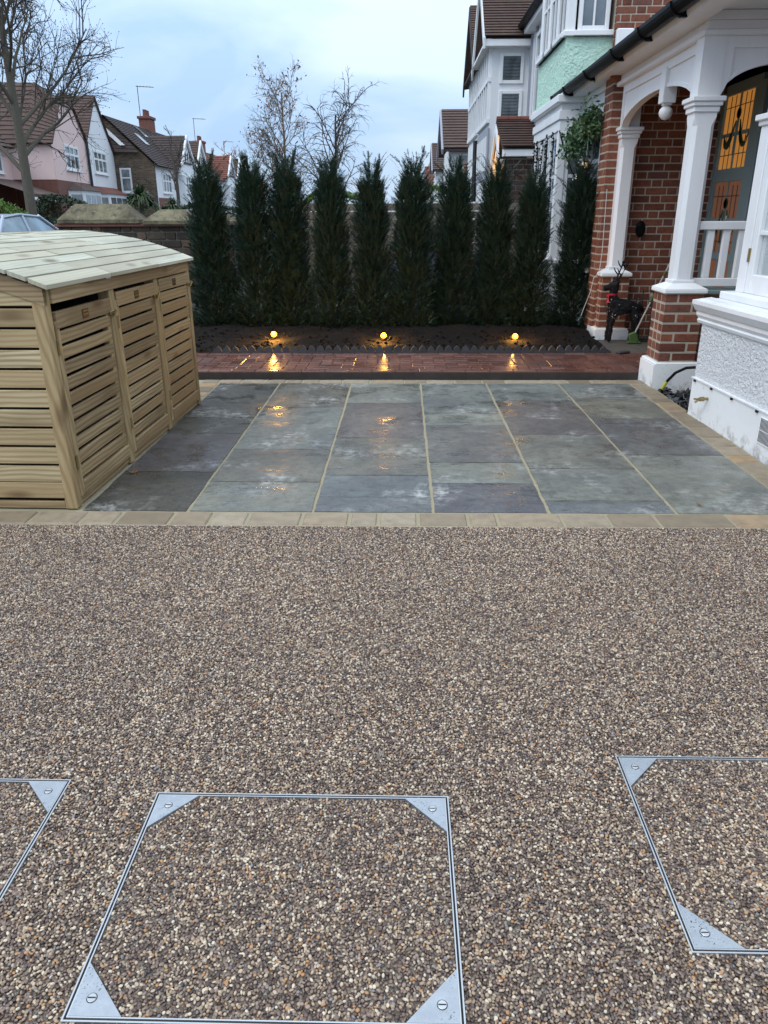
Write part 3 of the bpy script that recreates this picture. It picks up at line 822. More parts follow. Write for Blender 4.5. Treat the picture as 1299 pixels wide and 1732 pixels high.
# ------------------------------------------------------------------ yews
def yew_mesh(seed, H):
    rg = random.Random(seed); q = MB()
    def spray(p, d, ln, nn, nl):
        d = d.normalized(); side = d.cross(Vector((rg.gauss(0, .5), rg.gauss(0, .5), 1))).normalized(); nrm = d.cross(side)
        w_ = side * .0016
        q.add([p - w_, p + w_, p + d * ln], [(0, 1, 2)])
        for k in range(nn):
            t = (k + .5) / nn; s = 1 if k % 2 else -1
            b = p + d * ln * t
            tip = b + (side * s * .85 + d * .55 + nrm * rg.uniform(-.35, .35)) * nl * (1.1 - .5 * t)
            w2 = d * .0056
            q.add([b - w2, b + w2, tip], [(0, 1, 2)])
        q.add([p + d * ln * .9 - w_ * 2, p + d * ln * .9 + w_ * 2, p + d * (ln + nl * .8)], [(0, 1, 2)])
    ph = [rg.uniform(0, 6.28) for _ in range(6)]
    def prof(t, a):
        r_ = .29 + .02 * min(1, t / .10) - .20 * min(t, .5) if t < .5 else .21 - .15 * min(1, (t - .5) / .5) ** 2.2
        return r_ * (1 + .13 * math.sin(3 * a + ph[0] + 5 * t) + .10 * math.sin(5 * a + ph[1] - 9 * t) + .12 * math.sin(23 * t + 2 * a + ph[2]))
    for _ in range(7600):
        t = rg.random() ** 1.05 * 1.08 - .10; a = rg.uniform(0, 6.283)
        if rg.random() > prof(t, a) / .30 + .28 - (.5 if t > .88 else 0): continue
        rr = prof(t, a) * (.12 + .91 * rg.random() ** .6)
        p = Vector((rr * math.cos(a), rr * math.sin(a), t * H))
        d = Vector((math.cos(a + rg.gauss(0, .5)), math.sin(a + rg.gauss(0, .5)), .55 + .9 * t + rg.gauss(0, .35)))
        spray(p, d, rg.uniform(.06, .125), 10, .026)
    for _ in range(80):                                   # long young shoots
        t = rg.uniform(.45, .95); a = rg.uniform(0, 6.283); rr = prof(t, a) * rg.uniform(.5, 1.0)
        p = Vector((rr * math.cos(a), rr * math.sin(a), t * H)); d = Vector((.45 * math.cos(a), .45 * math.sin(a), 1.0))
        n_ = rg.randint(3, 5)
        for k in range(n_):
            if p.z > H * 1.05: break
            d2 = (d + Vector((rg.gauss(0, .12), rg.gauss(0, .12), 0))).normalized()
            spray(p, d2, .075, 9, .024); p = p + d2 * .066; d += Vector((.12 * math.cos(a), .12 * math.sin(a), -.08))
    for _ in range(7):                                   # leaders
        a = rg.uniform(0, 6.283); p = Vector((.05 * math.cos(a), .05 * math.sin(a), H * rg.uniform(.8, .9))); d = Vector((.22 * math.cos(a), .22 * math.sin(a), 1))
        for k in range(rg.randint(4, 6)):
            for _2 in range(4): spray(p, (d + Vector((rg.gauss(0, .35), rg.gauss(0, .35), 0))), .07, 9, .026)
            p = p + d.normalized() * .055
    me = bpy.data.meshes.new('crown'); me.from_pydata(q.v, [], q.f); me.materials.append(M['yew'])
    tq = MB().tube([(0, 0, -.12), (.01, 0, .4), (0, .01, 1.0), (.0, 0, H * .9)], [.024, .018, .012, .004], 7)
    for _ in range(26):
        t = rg.uniform(.08, .85); a = rg.uniform(0, 6.283); rr = prof(t, a) * .8
        tq.tube([(0, 0, t * H * .9), (rr * .5 * math.cos(a), rr * .5 * math.sin(a), t * H * .9 + .05), (rr * math.cos(a), rr * math.sin(a), t * H * .9 + .16)], [.007, .005, .002], 4)
    tm = bpy.data.meshes.new('trunk'); tm.from_pydata(tq.v, [], tq.f); tm.materials.append(M['yew_wood'])
    return me, tm
YM = [yew_mesh(11 + i, 1.86) for i in range(5)]
yx = [-2.30, -1.77, -1.36, -.85, -.365, .12, .62, 1.09, 1.52, 2.10]
ytop = [2.0, 2.03, 2.02, 2.03, 1.97, 1.99, 1.97, 1.94, 1.86, 1.94]
YL = ['bushy dark yew at the left end of the row, beside the bin store', 'dense blunt-topped dark yew, second from the left of the row',
      'thin-topped dark yew with the birch behind it, above the left spotlight', 'wide dark yew with arching shoots, fourth from the left in the row',
      'slim pointed dark yew, fifth from the left in the row', 'thick brush-topped dark yew just right of the middle spotlight',
      'even columnar dark yew in front of the distant gables', 'broad dark yew, third from the porch end of the row',
      'dark yew in front of the brown brick porch, next to last on the right', 'dark yew at the right end of the row, beside the porch pier']
for i, (x, zt) in enumerate(zip(yx, ytop)):
    cm, tm = YM[i % 5]
    t = thing('yew_tree', YL[i], 'yew tree', (x * .976, 9.26 + rnd.uniform(-.05, .05), .115), 'row of young yews along the planting bed')
    sc = (zt - .12) / 1.93
    for nm, me in (('trunk', tm), ('crown', cm)):
        o = place(nm, me, WP[t.name], t, rnd.uniform(0, 6.28)); o.scale = (rnd.uniform(.80, .97), rnd.uniform(.80, .97), sc * rnd.uniform(.985, 1.015))

# ------------------------------------------------------------------ bin store
BX = Matrix.Translation((-1.612, 3.46, 0)) @ Matrix.Rotation(-R(1.16), 4, 'Z')   # local: +y along the doors, -x into the store
def binstore():
    t = thing('bin_store', 'slatted wooden bin store with three doors and curved board roof', 'bin store', (-2.1, 4.6, 0))
    L, D = 2.28, 1.02
    ang = -R(1.16)
    def roofz(d): return 1.085 + .40 * d - .225 * d * d           # d = depth behind the front
    def bb(name, a, mat='wood_v', b=.003): return MB().box(*a, b).build(name, mat, t, BX)
    posts = [(0, .058), (.742, .07), (1.482, .07), (2.222, .058)]
    for i, (y0, w_) in enumerate(posts):
        bb('post', (-.06, y0, 0, 0 if i in (0, 3) else .004, y0 + w_, 1.075 if i in (0, 3) else 1.0))
    bb('post', (-D, 0, 0, -D + .05, .05, 1.2)); bb('post', (-D, L - .05, 0, -D + .05, L, 1.2))
    MB().box(-.04, .06, .985, .012, L - .06, 1.078, .003).build('lintel', 'wood_y', t, BX)
    MB().box(-.055, .06, 0, -.012, L - .06, .035, .003).build('bottom_rail', 'wood_y', t, BX)
    # near and far ends: horizontal boards
    for e, (ya, yb) in enumerate(((.004, .024), (L - .024, L - .004))):
        for k in range(11):
            z0 = .045 + k * .0935 + (.008 if k == 0 else 0)
            o = piece('slat', D - .11, .02, .0815, BX @ Vector((-D / 2, (ya + yb) / 2, z0 + .042)), t, 'wood_side', .0025, ang)
        MB().box(-D + .05, ya, 0, -.06, yb, .038, .003).build('end_rail', 'wood', t, BX)
        MB().prism([(-.12, 1.082), (-D + .06, 1.082)] + [(-d, roofz(d) - .06) for d in [D - .06 - i * (D - .20) / 10 for i in range(11)]], ya + .001, yb - .001, lambda p_, r_, d: (p_, d, r_)).build('slat', 'wood_side', t, BX)
        q = MB()
        pts = [(-d, roofz(d) - .03) for d in [i * D / 12 for i in range(13)]]
        q.prism(pts + [(a, b - .075) for a, b in pts[::-1]], ya - .006, yb + .004, lambda a, b, d: (a, d, b)); q.build('rake_board', 'wood', t, BX)
    for k in range(11):
        piece('slat', L - .1, .02, .0815, BX @ Vector((-D + .02, L / 2, .045 + k * .0935 + .042)), t, 'wood', .0025, ang + math.pi / 2)
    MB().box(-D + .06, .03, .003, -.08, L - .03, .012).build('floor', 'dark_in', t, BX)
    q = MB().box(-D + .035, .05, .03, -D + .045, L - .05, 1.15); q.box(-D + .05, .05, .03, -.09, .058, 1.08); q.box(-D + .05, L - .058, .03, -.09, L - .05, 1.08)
    q.build('gap_shade_sheets', 'dark_in', t, BX)  # dark sheets added behind the slats to make the gaps read black
    # roof: boards along the length, laid as a curve, each course of two or three lengths
    nB = 12; dd = (D + .05) / nB
    for k in range(nB):
        d0, d1 = -.03 + k * dd, -.03 + (k + 1) * dd - .012
        z0, z1 = roofz(d0), roofz(d1)
        cuts = [-.022, (.74, 1.02, .52)[(k * 2) % 3], 1.535, L + .045]
        for a, b in zip(cuts, cuts[1:]):
            q = MB(); y0, y1 = a + .002, b - .002; th = .018
            j = rnd.uniform(-.002, .002)
            q.add([(-d0, y0, z0 + j), (-d0, y1, z0 + j), (-d1, y1, z1 + j), (-d1, y0, z1 + j), (-d0, y0, z0 - th), (-d0, y1, z0 - th), (-d1, y1, z1 - th), (-d1, y0, z1 - th)],
                  [(0, 1, 2, 3), (7, 6, 5, 4), (0, 4, 5, 1), (1, 5, 6, 2), (2, 6, 7, 3), (3, 7, 4, 0)])
            q.build('roof_board', 'wood_roof', t, BX)
    # doors
    ends = [(.062, .738), (.816, 1.478), (1.556, 2.218)]
    for i, (a, b) in enumerate(ends):
        top = [.932, .952, .965][i]
        d = MB().box(-.03, a, .042, .002, a + .045, top - .03, .003).build('door', 'wood_v', t, BX)
        MB().box(-.03, b - .045, .042, -.006, b, top - .06, .003).build('stile', 'wood_v', d, BX)
        MB().box(-.026, a + .045, .042, .006, b, .115, .003).build('bottom_rail', 'wood_y', d, BX)
        tr = MB().box(-.026, a + .02, top - .065, .006, b, top + .012, .003).build('top_rail', 'wood_y', d, BX)
        mid = (a + b) / 2
        n = 10; z0, z1 = .122, top - .07; p = (z1 - z0) / n
        for k in range(n):
            tilt = rnd.uniform(-.006, .006)
            piece('slat', b - a - .05, .018, p - .0155 + rnd.uniform(-.003, .002), BX @ Vector((-.012 + rnd.uniform(-.002, .002), (a + .045 + b - .01) / 2, z0 + (k + .5) * p)), d, 'wood', .0025,
                  rot=(0, tilt, ang + math.pi / 2))
        MB().box(.006, mid - .035, top - .05, .009, mid + .035, top - .005, .001).build('plaque', 'plaque', d, BX)
        qq = MB()
        for r_ in range(2):
            for c in range(5): qq.box(.009, mid - .027 + c * .011, top - .036 + r_ * .016, .0098, mid - .027 + c * .011 + .007, top - .028 + r_ * .016)
        qq.build('plaque_print', 'brass', d, BX)
        for hz in (.19, top - .18):
            h = MB().box(.003, a - .008, hz, .007, a + .012, hz + .07, .001)
            h.tube([(.008, a + .002, hz), (.008, a + .002, hz + .07)], .004, 6); h.build('hinge', 'brass', d, BX)
        l = MB().box(.005, b - .03, top - .075, .012, b + .045, top - .055, .002)
        l.tube([(.016, b - .02, top - .065), (.016, b + .05, top - .065)], .005, 6); l.tube([(.014, b + .01, top - .085), (.028, b + .01, top - .05)], .006, 6)
        l.build('latch', 'brass', d, BX)
    MB().box(.012, .71, 1.045, .0135, .77, 1.068).build('sticker', 'white', t, BX)
binstore()

# ------------------------------------------------------------------ own house
H = thing('brick_house', 'red brick house with white arched porch, mint bay and white roughcast bay window', 'house', (3, 7, 0))
def hp(q, name, mat, **k): return q.build(name, mat, H, **k)
# near bay (roughcast) -- face runs slightly askew to the patio
BA = math.atan(.053)
BF = frame((2.095, 5.43, 0), (math.sin(BA), -math.cos(BA), 0), (-math.cos(BA), -math.sin(BA), 0))  # u towards camera, n to the left
LB = 4.2
def bayq(u0, n0, z0, u1, n1, z1, b=0): return MB().box(u0, n0, z0, u1, n1, z1, b)
hp(bayq(0, -.8, -.1, LB, .012, .262, .004), 'plinth', 'plinth', xf=BF)
q = MB(); nu, nz_ = 60, 12; hp(bayq(.004, -.8, .266, LB, 0, .645), 'render_wall', 'render', xf=BF)
hp(bayq(-.002, -.05, .262, LB, .02, .272), 'bell_bead', 'white', xf=BF)
q = MB()
for u in (.05, .32, .62, .95, 1.3, 1.7): q.box(u, .013, .246, u + .016, .026, .262)
hp(q, 'bead_clips', 'black_matt', xf=BF)
prof = [(-.06, .645), (.012, .645), (.02, .665), (.012, .675), (.03, .70), (.03, .722), (.045, .735), (.07, .775), (.07, .80), (-.06, .815)]
hp(MB().prism(prof, -.05, LB, lambda a, b, d: (d, a, b)), 'cornice', 'white', xf=BF)
hp(bayq(-.01, -.5, .80, LB, .035, .812, .003), 'sill_top', 'white', xf=BF)
hp(bayq(.0, -.5, .812, LB, -.09, .862, .006), 'sill', 'white', xf=BF)
hp(bayq(.05, -.45, .862, .16, -.17, 1.87, .005).box(.06, -.44, 1.87, .15, -.19, 2.3), 'bay_post', 'white', xf=BF)
hp(MB().box(.035, -.46, 1.87, .20, -.155, 1.90, .005).box(.02, -.47, 1.90, .21, -.135, 1.935, .005), 'bay_capital', 'white', xf=BF)
hp(bayq(.25, -.5, 2.25, LB, -.14, 2.75, .005), 'bay_frieze', 'white', xf=BF)
for i in range(3):
    u = .165 + i * .62
    cs = MB()
    cs.box(u, -.24, .862, u + .07, -.175, 2.18, .006); cs.box(u + .54, -.24, .862, u + .61, -.175, 2.18, .006)
    cs.box(u + .07, -.24, .862, u + .54, -.179, .985, .006); cs.box(u + .07, -.24, 2.1, u + .54, -.179, 2.18, .006)
    for z in (1.24, 1.52, 1.80): cs.box(u + .07, -.23, z - .013, u + .54, -.185, z + .013, .003)
    cs.box(u + .292, -.228, .985, u + .318, -.188, 2.1, .003)
    cw = cs.build('casement', 'white', H, BF)
    MB().box(u + .07, -.212, .985, u + .54, -.208, 2.1).build('pane', 'clear', cw, BF)
    for z in (1.06, 1.98):
        MB().box(u - .012, -.178, z, u + .012, -.168, z + .085, .002).tube([(u, -.166, z), (u, -.166, z + .085)], .006, 6).build('hinge', 'brass', cw, BF)
q = MB()
for i in range(60):
    u = .25 + i * .03
    if i % 20 > 7: continue
    q.tube([(u, -.36 + .02 * (i % 2), .87), (u, -.36 + .02 * (i % 2), 2.2)], .016, 6)
hp(q, 'curtain', 'curtain', xf=BF)
hp(bayq(.1, -.8, .8, LB, -.75, 2.25), 'room_wall', 'curtain', xf=BF)
v = hp(bayq(1.01, .012, .075, 1.24, .018, .235, .003), 'air_vent', 'plinth', xf=BF)
q = MB()
for i in range(16):
    for j in range(2): q.box(1.025 + i * .0132, .0183, .088 + j * .074, 1.0305 + i * .0132, .0196, .156 + j * .074)
q.build('vent_slots', 'dark_in', v, BF)
tp = MB().tube([BF @ Vector((.29, .01, .175)), BF @ Vector((.29, .085, .172))], .010, 8)
tp.tube([BF @ Vector((.29, .04, .174)), BF @ Vector((.29, .07, .173))], .016, 8)
tp.tube([BF @ Vector((.29, .075, .172)), BF @ Vector((.285, .10, .150))], .009, 8).tube([BF @ Vector((.29, .085, .172)), BF @ Vector((.29, .11, .176))], .006, 8)
hp(tp, 'garden_tap', 'brass')

# porch piers
def pier(x0, x1, y0, y1, zb, rows, name):
    b = MB()
    b.prism([(x0 - .035, y0 - .035), (x1 + .035, y0 - .035), (x1 + .035, y1 + .035), (x0 - .035, y1 + .035)], -.1, zb - .02, lambda a, c, d: (a, c, d))
    b.box(x0 - .03, y0 - .03, zb - .021, x1 + .03, y1 + .03, zb, .008)
    core = b.build('pier_base', 'plinth', H)
    zt = zb + rows * .0785
    p = MB().box(x0 + .003, y0 + .003, zb, x1 - .003, y1 - .003, zt + .004).build('pier', 'mortar', H)
    for k in range(rows):
        zc = zb + (k + .5) * .0785 + .003; h = .0665; s = k % 2
        w_, d_ = x1 - x0, y1 - y0
        br = []
        sp = [.215, w_ - .227] if s else [w_ - .227 if w_ - .227 > .09 else .1, .215]
        x_ = x0
        for ln in sp:
            ln = min(ln, x1 - x_)
            if ln > .03:
                br.append((x_, y0, x_ + ln, y0 + .1)); br.append((x_, y1 - .1, x_ + ln, y1))
            x_ += ln + .012
        br.append((x0, y0 + .112, x0 + .1, y1 - .112)); br.append((x1 - .1, y0 + .112, x1, y1 - .112))
        for a, c, e, g in br:
            piece('brick', e - a, g - c, h, ((a + e) / 2 + rnd.uniform(-.002, .002), (c + g) / 2 + rnd.uniform(-.003, .002), zc), p, 'brick', .006)
    c = MB()
    c.box(x0 - .02, y0 - .02, zt, x1 + .02, y1 + .02, zt + .035, .008)
    a0, a1 = (x0 - .018, y0 - .018), (x1 + .018, y1 + .018); i = .085
    c.add([(a0[0], a0[1], zt + .035), (a1[0], a0[1], zt + .035), (a1[0], a1[1], zt + .035), (a0[0], a1[1], zt + .035),
           (a0[0] + i, a0[1] + i, zt + .078), (a1[0] - i, a0[1] + i, zt + .078), (a1[0] - i, a1[1] - i, zt + .078), (a0[0] + i, a1[1] - i, zt + .078)],
          [(0, 1, 5, 4), (1, 2, 6, 5), (2, 3, 7, 6), (3, 0, 4, 7), (4, 5, 6, 7)])
    c.build('pier_cap', 'plinth', H)
    return zt + .078
ZN = pier(2.125, 2.435, 6.35, 6.66, .205, 7, 'near')
ZF = pier(2.175, 2.475, 8.62, 8.92, .17, 7, 'far')
def column(cx, cy, z0, zc, w_=.165):
    a = w_ / 2; q = MB(); ch = .03
    oc = [(cx - a, cy - a + ch), (cx - a + ch, cy - a), (cx + a - ch, cy - a), (cx + a, cy - a + ch), (cx + a, cy + a - ch), (cx + a - ch, cy + a), (cx - a + ch, cy + a), (cx - a, cy + a - ch)]
    sq = [(cx - a, cy - a), (cx - a, cy - a), (cx + a, cy - a), (cx + a, cy - a), (cx + a, cy + a), (cx + a, cy + a), (cx - a, cy + a), (cx - a, cy + a)]
    lv = [(z0, oc), (zc - .16, oc), (zc - .10, sq), (zc + .02, sq)]
    vs, fs = [], []
    for z, pl in lv: vs += [(p, r_, z) for p, r_ in pl]
    for k in range(3): fs += [(k * 8 + i, k * 8 + (i + 1) % 8, k * 8 + 8 + (i + 1) % 8, k * 8 + 8 + i) for i in range(8)]
    q.add(vs, fs); q.box(cx - a - .008, cy - a - .008, z0 - .002, cx + a + .008, cy + a + .008, z0 + .03, .006)
    q.box(cx - a, cy - a, zc + .02, cx + a, cy + a, 2.60)
    q.build('porch_post', 'white', H)
    c = MB().box(cx - a - .014, cy - a - .014, zc - .07, cx + a + .014, cy + a + .014, zc - .03, .006)
    c.box(cx - a - .028, cy - a - .028, zc - .03, cx + a + .028, cy + a + .028, zc + .0, .006)
    c.box(cx - a - .042, cy - a - .042, zc + .0, cx + a + .042, cy + a + .042, zc + .035, .006)
    c.build('capital', 'white', H)
column(2.275, 6.505, ZN - .004, 2.135); column(2.335, 8.765, ZF - .004, 2.15)
# arched panels
def arch_panel(fn, a0, a1, zs, zc, zt, th, name):
    q = MB(); n = 20; m_ = (a0 + a1) / 2; ra = (a1 - a0) / 2
    for k in range(n):
        t0, t1 = a0 + (a1 - a0) * k / n, a0 + (a1 - a0) * (k + 1) / n
        f0 = zs + (zc - zs) * math.sqrt(max(0, 1 - ((t0 - m_) / ra) ** 2)); f1 = zs + (zc - zs) * math.sqrt(max(0, 1 - ((t1 - m_) / ra) ** 2))
        q.prism([(t0, f0), (t1, f1), (t1, zt), (t0, zt)], 0, th, fn)
    p = q.build(name, 'white', H)
    e = MB()
    e.prism([(a0, zt - .075), (a1, zt - .075), (a1, zt), (a0, zt)], -.016, 0, fn)
    e.prism([(a0, zs), (a0 + .06, zs + .14), (a0 + .06, zt - .075), (a0, zt - .075)], -.016, 0, fn)
    e.prism([(a1 - .06, zs + .14), (a1, zs), (a1, zt - .075), (a1 - .06, zt - .075)], -.016, 0, fn)
    for k in range(n):
        t0, t1 = a0 + (a1 - a0) * k / n, a0 + (a1 - a0) * (k + 1) / n
        f0 = zs + (zc - zs) * math.sqrt(max(0, 1 - ((t0 - m_) / ra) ** 2)); f1 = zs + (zc - zs) * math.sqrt(max(0, 1 - ((t1 - m_) / ra) ** 2))
        e.prism([(t0, f0), (t1, f1), (t1, f1 + .028), (t0, f0 + .028)], -.012, 0, fn)
    e.build('panel_moulding', 'white', p)
    return p
sa = arch_panel(lambda a, b, d: (2.235 + d, a, b), 6.585, 8.685, 2.14, 2.365, 2.56, .06, 'arch_panel')
pd = MB().box(2.20, 7.29, 2.235, 2.315, 7.41, 2.50, .004).box(2.225, 7.315, 2.22, 2.29, 7.385, 2.236)
pd.build('pendant', 'white', sa)
MB().lathe((2.2575, 7.35, 2.165), [(.001, -.058), (.03, -.05), (.052, -.025), (.058, 0), (.052, .025), (.03, .048), (.022, .055), (.03, .062), (.03, .07)], 18).build('pendant_ball', 'white', sa, smooth=True)
arch_panel(lambda a, b, d: (a, 6.445 + d, b), 2.358, 3.3, 2.16, 2.39, 2.56, .06, 'arch_panel')
q = MB()
q.box(2.175, 6.40, 2.56, 3.4, 8.86, 2.60, .006); q.box(2.205, 6.425, 2.60, 3.4, 8.84, 2.66, .004); q.box(2.185, 6.41, 2.66, 3.4, 8.85, 2.72, .004)
hp(q, 'entablature', 'white')
# eaves: soffit, fascia, gutter, porch roof
hp(MB().prism([(2.19, 2.66), (2.19, 2.72), (2.02, 2.735), (2.00, 2.70), (2.02, 2.66)], 5.2, 10.9, lambda a, b, d: (a, d, b)), 'fascia', 'white')
hp(MB().box(2.02, 5.9, 2.722, 3.2, 10.9, 2.74), 'soffit', 'white')
gt = MB(); ga = [math.pi + math.pi * k / 10 for k in range(11)]
pr = [(1.955 + .068 * math.cos(a), 2.755 + .078 * math.sin(a)) for a in ga]
pr2 = [(1.955 + .06 * math.cos(a), 2.755 + .07 * math.sin(a)) for a in ga[::-1]]
gt.prism(pr + pr2, 5.0, 10.98, lambda a, b, d: (a, d, b)); g = hp(gt, 'gutter', 'black')
for y in (5.6, 6.35, 7.15, 8.0, 9.1, 10.2, 10.95):
    k = MB(); pr3 = [(1.955 + .078 * math.cos(a), 2.755 + .09 * math.sin(a)) for a in ga]
    k.prism(pr3 + [(p[0], p[1]) for p in pr[::-1]], y - .03, y + .03, lambda a, b, d: (a, d, b)); k.box(1.965, y - .02, 2.66, 2.02, y + .02, 2.70)
    k.build('gutter_bracket', 'black', g)
q = MB(); tiled_slope(q, (1.97, 5.0, 2.76), (1.97, 10.95, 2.76), (2.72, 5.0, 3.06), (2.72, 10.95, 3.06), 8, .02); hp(q, 'porch_roof', 'tile')
# porch side wall, nib and upper wall in brick
core = hp(MB().box(2.30, 8.8975, .0, 3.36, 9.2, 2.66), 'porch_wall', 'mortar')
bricks(core, (2.45, 8.9, 0), (1, 0, 0), (0, -1, 0), .91, .05, 2.61, .0785, 'brick')
nib = hp(MB().box(2.146, 8.803, .0, 2.28, 9.14, 2.74), 'brick_nib', 'mortar')
for k in range(35):
    zc = .04 + k * .0785
    for ya, yb in (((8.80, 9.015), (9.027, 9.139)) if k % 2 else ((8.80, 8.90), (8.912, 9.139))):
        piece('brick', .138, yb - ya, .0665, (2.2125 + rnd.uniform(-.002, .002), (ya + yb) / 2, zc), nib, 'brick', .005)
hp(MB().box(2.12, 8.77, 2.60, 2.30, 8.86, 2.66, .004).box(2.105, 8.755, 2.66, 2.315, 8.87, 2.73, .004), 'nib_corbel', 'brick')
uw = hp(MB().box(2.43, 10.1175, 2.6, 4.2, 10.5, 4.3), 'upper_wall', 'mortar')
bricks(uw, (2.42, 10.12, 0), (1, 0, 0), (0, -1, 0), 1.7, 3.0, 4.0, .0785, 'brick')
hp(MB().box(2.43, 10.04, 3.1, 2.62, 10.115, 3.32, .01), 'corbel_stone', 'white')
# front door wall and door
DX = frame((3.33, 8.9, 0), (0, -1, 0), (-1, 0, 0))
hp(MB().box(3.40, 5.9, 0, 3.6, 9.2, 2.7), 'hall_wall', 'far_brick')
hp(MB().box(2.30, 6.5, 2.56, 3.5, 8.9, 2.6), 'porch_ceiling', 'far_brick')
def door():
    d = MB()
    W2 = 1.02
    d.box(0, -.05, .1, .09, .03, 2.5, .004); d.box(W2 - .09, -.05, .1, W2, .03, 2.5, .004); d.box(.09, -.05, 2.46, W2 - .09, .028, 2.56, .004)
    d.box(.09, -.05, 1.66, W2 - .09, .02, 1.78, .004); d.box(.09, -.05, .1, W2 - .09, .02, .62, .004); d.box(.09, -.05, .9, W2 - .09, .018, .97, .004)
    d.box(.425, -.05, .62, .455, .012, 2.46); d.box(.765, -.05, .62, W2 - .09, .016, 2.46)
    d.box(.09, -.05, 2.08, W2 - .09, .010, 2.115); d.box(.09, -.05, 1.28, W2 - .09, .010, 1.31)
    dr = d.build('front_door', 'teal', H, DX)
    us = [.077, .442, .778]
    for i in range(2):
        for z0, z1, mt in ((2.105, 2.46, 'amber'), (1.78, 2.08, 'amber'), (1.30, 1.66, 'amber_dim'), (.97, 1.28, 'amber_dim'), (.62, .9, 'amber_dim')):
            MB().box(us[i] + .013, -.03, z0 + .001, us[i + 1] - .013, .002, z1 - .001).build('pane', mt, dr, DX)
    ld = MB(); gl = MB()
    for zb in (1.95, 1.12):
        for sd_, um in ((-1, .2575), (1, .61)):
            g2 = MB(); mid = .44
            pts = [DX @ Vector((mid + sd_ * (.05 + .25 * t), .006, zb + .27 - .34 * math.sin(t * 2.2) + .16 * t)) for t in [k / 10 for k in range(11)]]
            g2.tube(pts, [.006 + .022 * math.sin(math.pi * k / 10) for k in range(11)], 5); g2.build('stained_motif', 'green_glass', dr)
            for dx in (-.05, .06): ld.tube([DX @ Vector((um + dx, .006, zb - .17)), DX @ Vector((um + dx, .006, zb + .5))], .004, 4)
            for z in (zb - .04, zb + .40): ld.tube([DX @ Vector((um - .16, .006, z)), DX @ Vector((um + .15, .006, z))], .004, 4)
        gl.lathe((0, 0, 0), [(.05, .0), (.05, .006), (.036, .006), (.036, 0)], 16, DX @ Matrix.Translation((.44, .012, zb + .33)) @ Matrix.Rotation(math.pi / 2, 4, 'X'))
        gl.build('stained_ring', 'green_glass', dr); gl = MB()
        gl.tube([DX @ Vector((.44, .014, zb + .26)), DX @ Vector((.44, .014, zb - .05))], .013, 5); gl.build('stained_stem', 'green_glass', dr); gl = MB()
    ld.build('leading', 'lead', dr)
door()
# balustrade, ledge
bl = hp(MB().box(2.36, 6.47, 1.235, 3.3, 6.54, 1.30, .006).box(2.36, 6.475, .80, 3.3, 6.535, .865, .006), 'balustrade', 'white')
for i in range(6): MB().box(2.445 + i * .125, 6.485, .865, 2.50 + i * .125, 6.525, 1.235, .005).build('baluster', 'white', bl)
hp(MB().box(2.40, 6.42, .745, 3.3, 6.62, .775, .004), 'ledge', 'teal')
dw = hp(MB().box(2.44, 6.4475, -.05, 3.3, 6.64, .742), 'porch_dwarf_wall', 'mortar')
bricks(dw, (2.44, 6.45, 0), (1, 0, 0), (0, -1, 0), .6, .19, .735, .0785, 'brick')
hp(MB().lathe((0, 0, 0), [(.05, 0), (.05, .03), (.03, .045)], 14, Matrix.Translation((2.60, 8.89, 1.2)) @ Matrix.Rotation(math.pi / 2, 4, 'X') @ Matrix.Scale(1.7, 4, (0, 1, 0))), 'bell_box', 'black')
# second bay: recessed wall, projecting bay, mint band, upper windows
FX = frame((2.2, 9.15, 0), (0, 1, 0), (-1, 0, 0))
hp(MB().box(2.26, 9.15, -.1, 2.6, 10.4, .75), 'bay_wall', 'render')
hp(MB().box(2.2, 9.15, 2.42, 2.5, 10.45, 2.60, .004).box(2.185, 9.15, 2.36, 2.5, 10.45, 2.42, .004).box(2.17, 9.15, 2.60, 2.5, 10.45, 2.66, .004), 'bay_head', 'white')
hp(MB().box(2.2, 9.142, .7, 2.32, 9.20, 2.42, .004), 'window_jamb', 'mint')
window(H, FX, .06, .62, .78, 2.35, 1, 1, .075, .04, .03, transom=.72)
window(H, FX, .66, 1.2, .78, 2.35, 1, 1, .075, .04, .03, transom=.72)
hp(MB().box(1.9, 10.32, -.1, 2.6, 12.25, .8), 'bay_wall', 'render')
q = MB()
q.box(1.90, 10.30, 2.30, 2.6, 12.25, 2.42, .004); q.box(1.88, 10.28, 2.42, 2.6, 12.27, 2.52, .006); q.box(1.91, 10.31, 2.52, 2.6, 12.24, 2.60, .004)
q.box(1.845, 10.245, 2.60, 2.6, 12.30, 2.69, .01)
hp(q, 'bay_cornice', 'white')
hp(MB().box(1.895, 10.295, .8, 2.0, 10.40, 2.30, .008), 'corner_post', 'white')
F3 = frame((1.94, 10.40, 0), (0, 1, 0), (-1, 0, 0))
for i in range(3): window(H, F3, i * .60, i * .60 + .585, .82, 2.30, 1, 1, .075, .04, .03, transom=.66)
F4 = frame((2.0, 10.335, 0), (1, 0, 0), (0, -1, 0))
window(H, F4, .0, .25, .82, 2.30, 1, 1, .05, .04, .025, transom=.66)
hp(MB().box(1.90, 10.25, 2.69, 2.6, 12.2, 3.28), 'mint_panel', 'mint')
hp(MB().box(1.86, 10.21, 3.28, 2.6, 12.25, 3.335, .006), 'upper_sill', 'white')
hp(MB().box(1.89, 10.24, 3.335, 1.99, 10.34, 4.9, .008).box(1.9, 12.1, 3.335, 2.5, 12.2, 4.9, .008), 'corner_post', 'white')
F5 = frame((1.93, 10.36, 0), (0, 1, 0), (-1, 0, 0))
for i in range(3): window(H, F5, i * .58, i * .58 + .57, 3.34, 4.9, 2, 1, .06, .03, .03, transom=.35)
F6 = frame((2.0, 10.28, 0), (1, 0, 0), (0, -1, 0))
window(H, F6, .02, .38, 3.34, 4.9, 2, 1, .05, .022, .03)
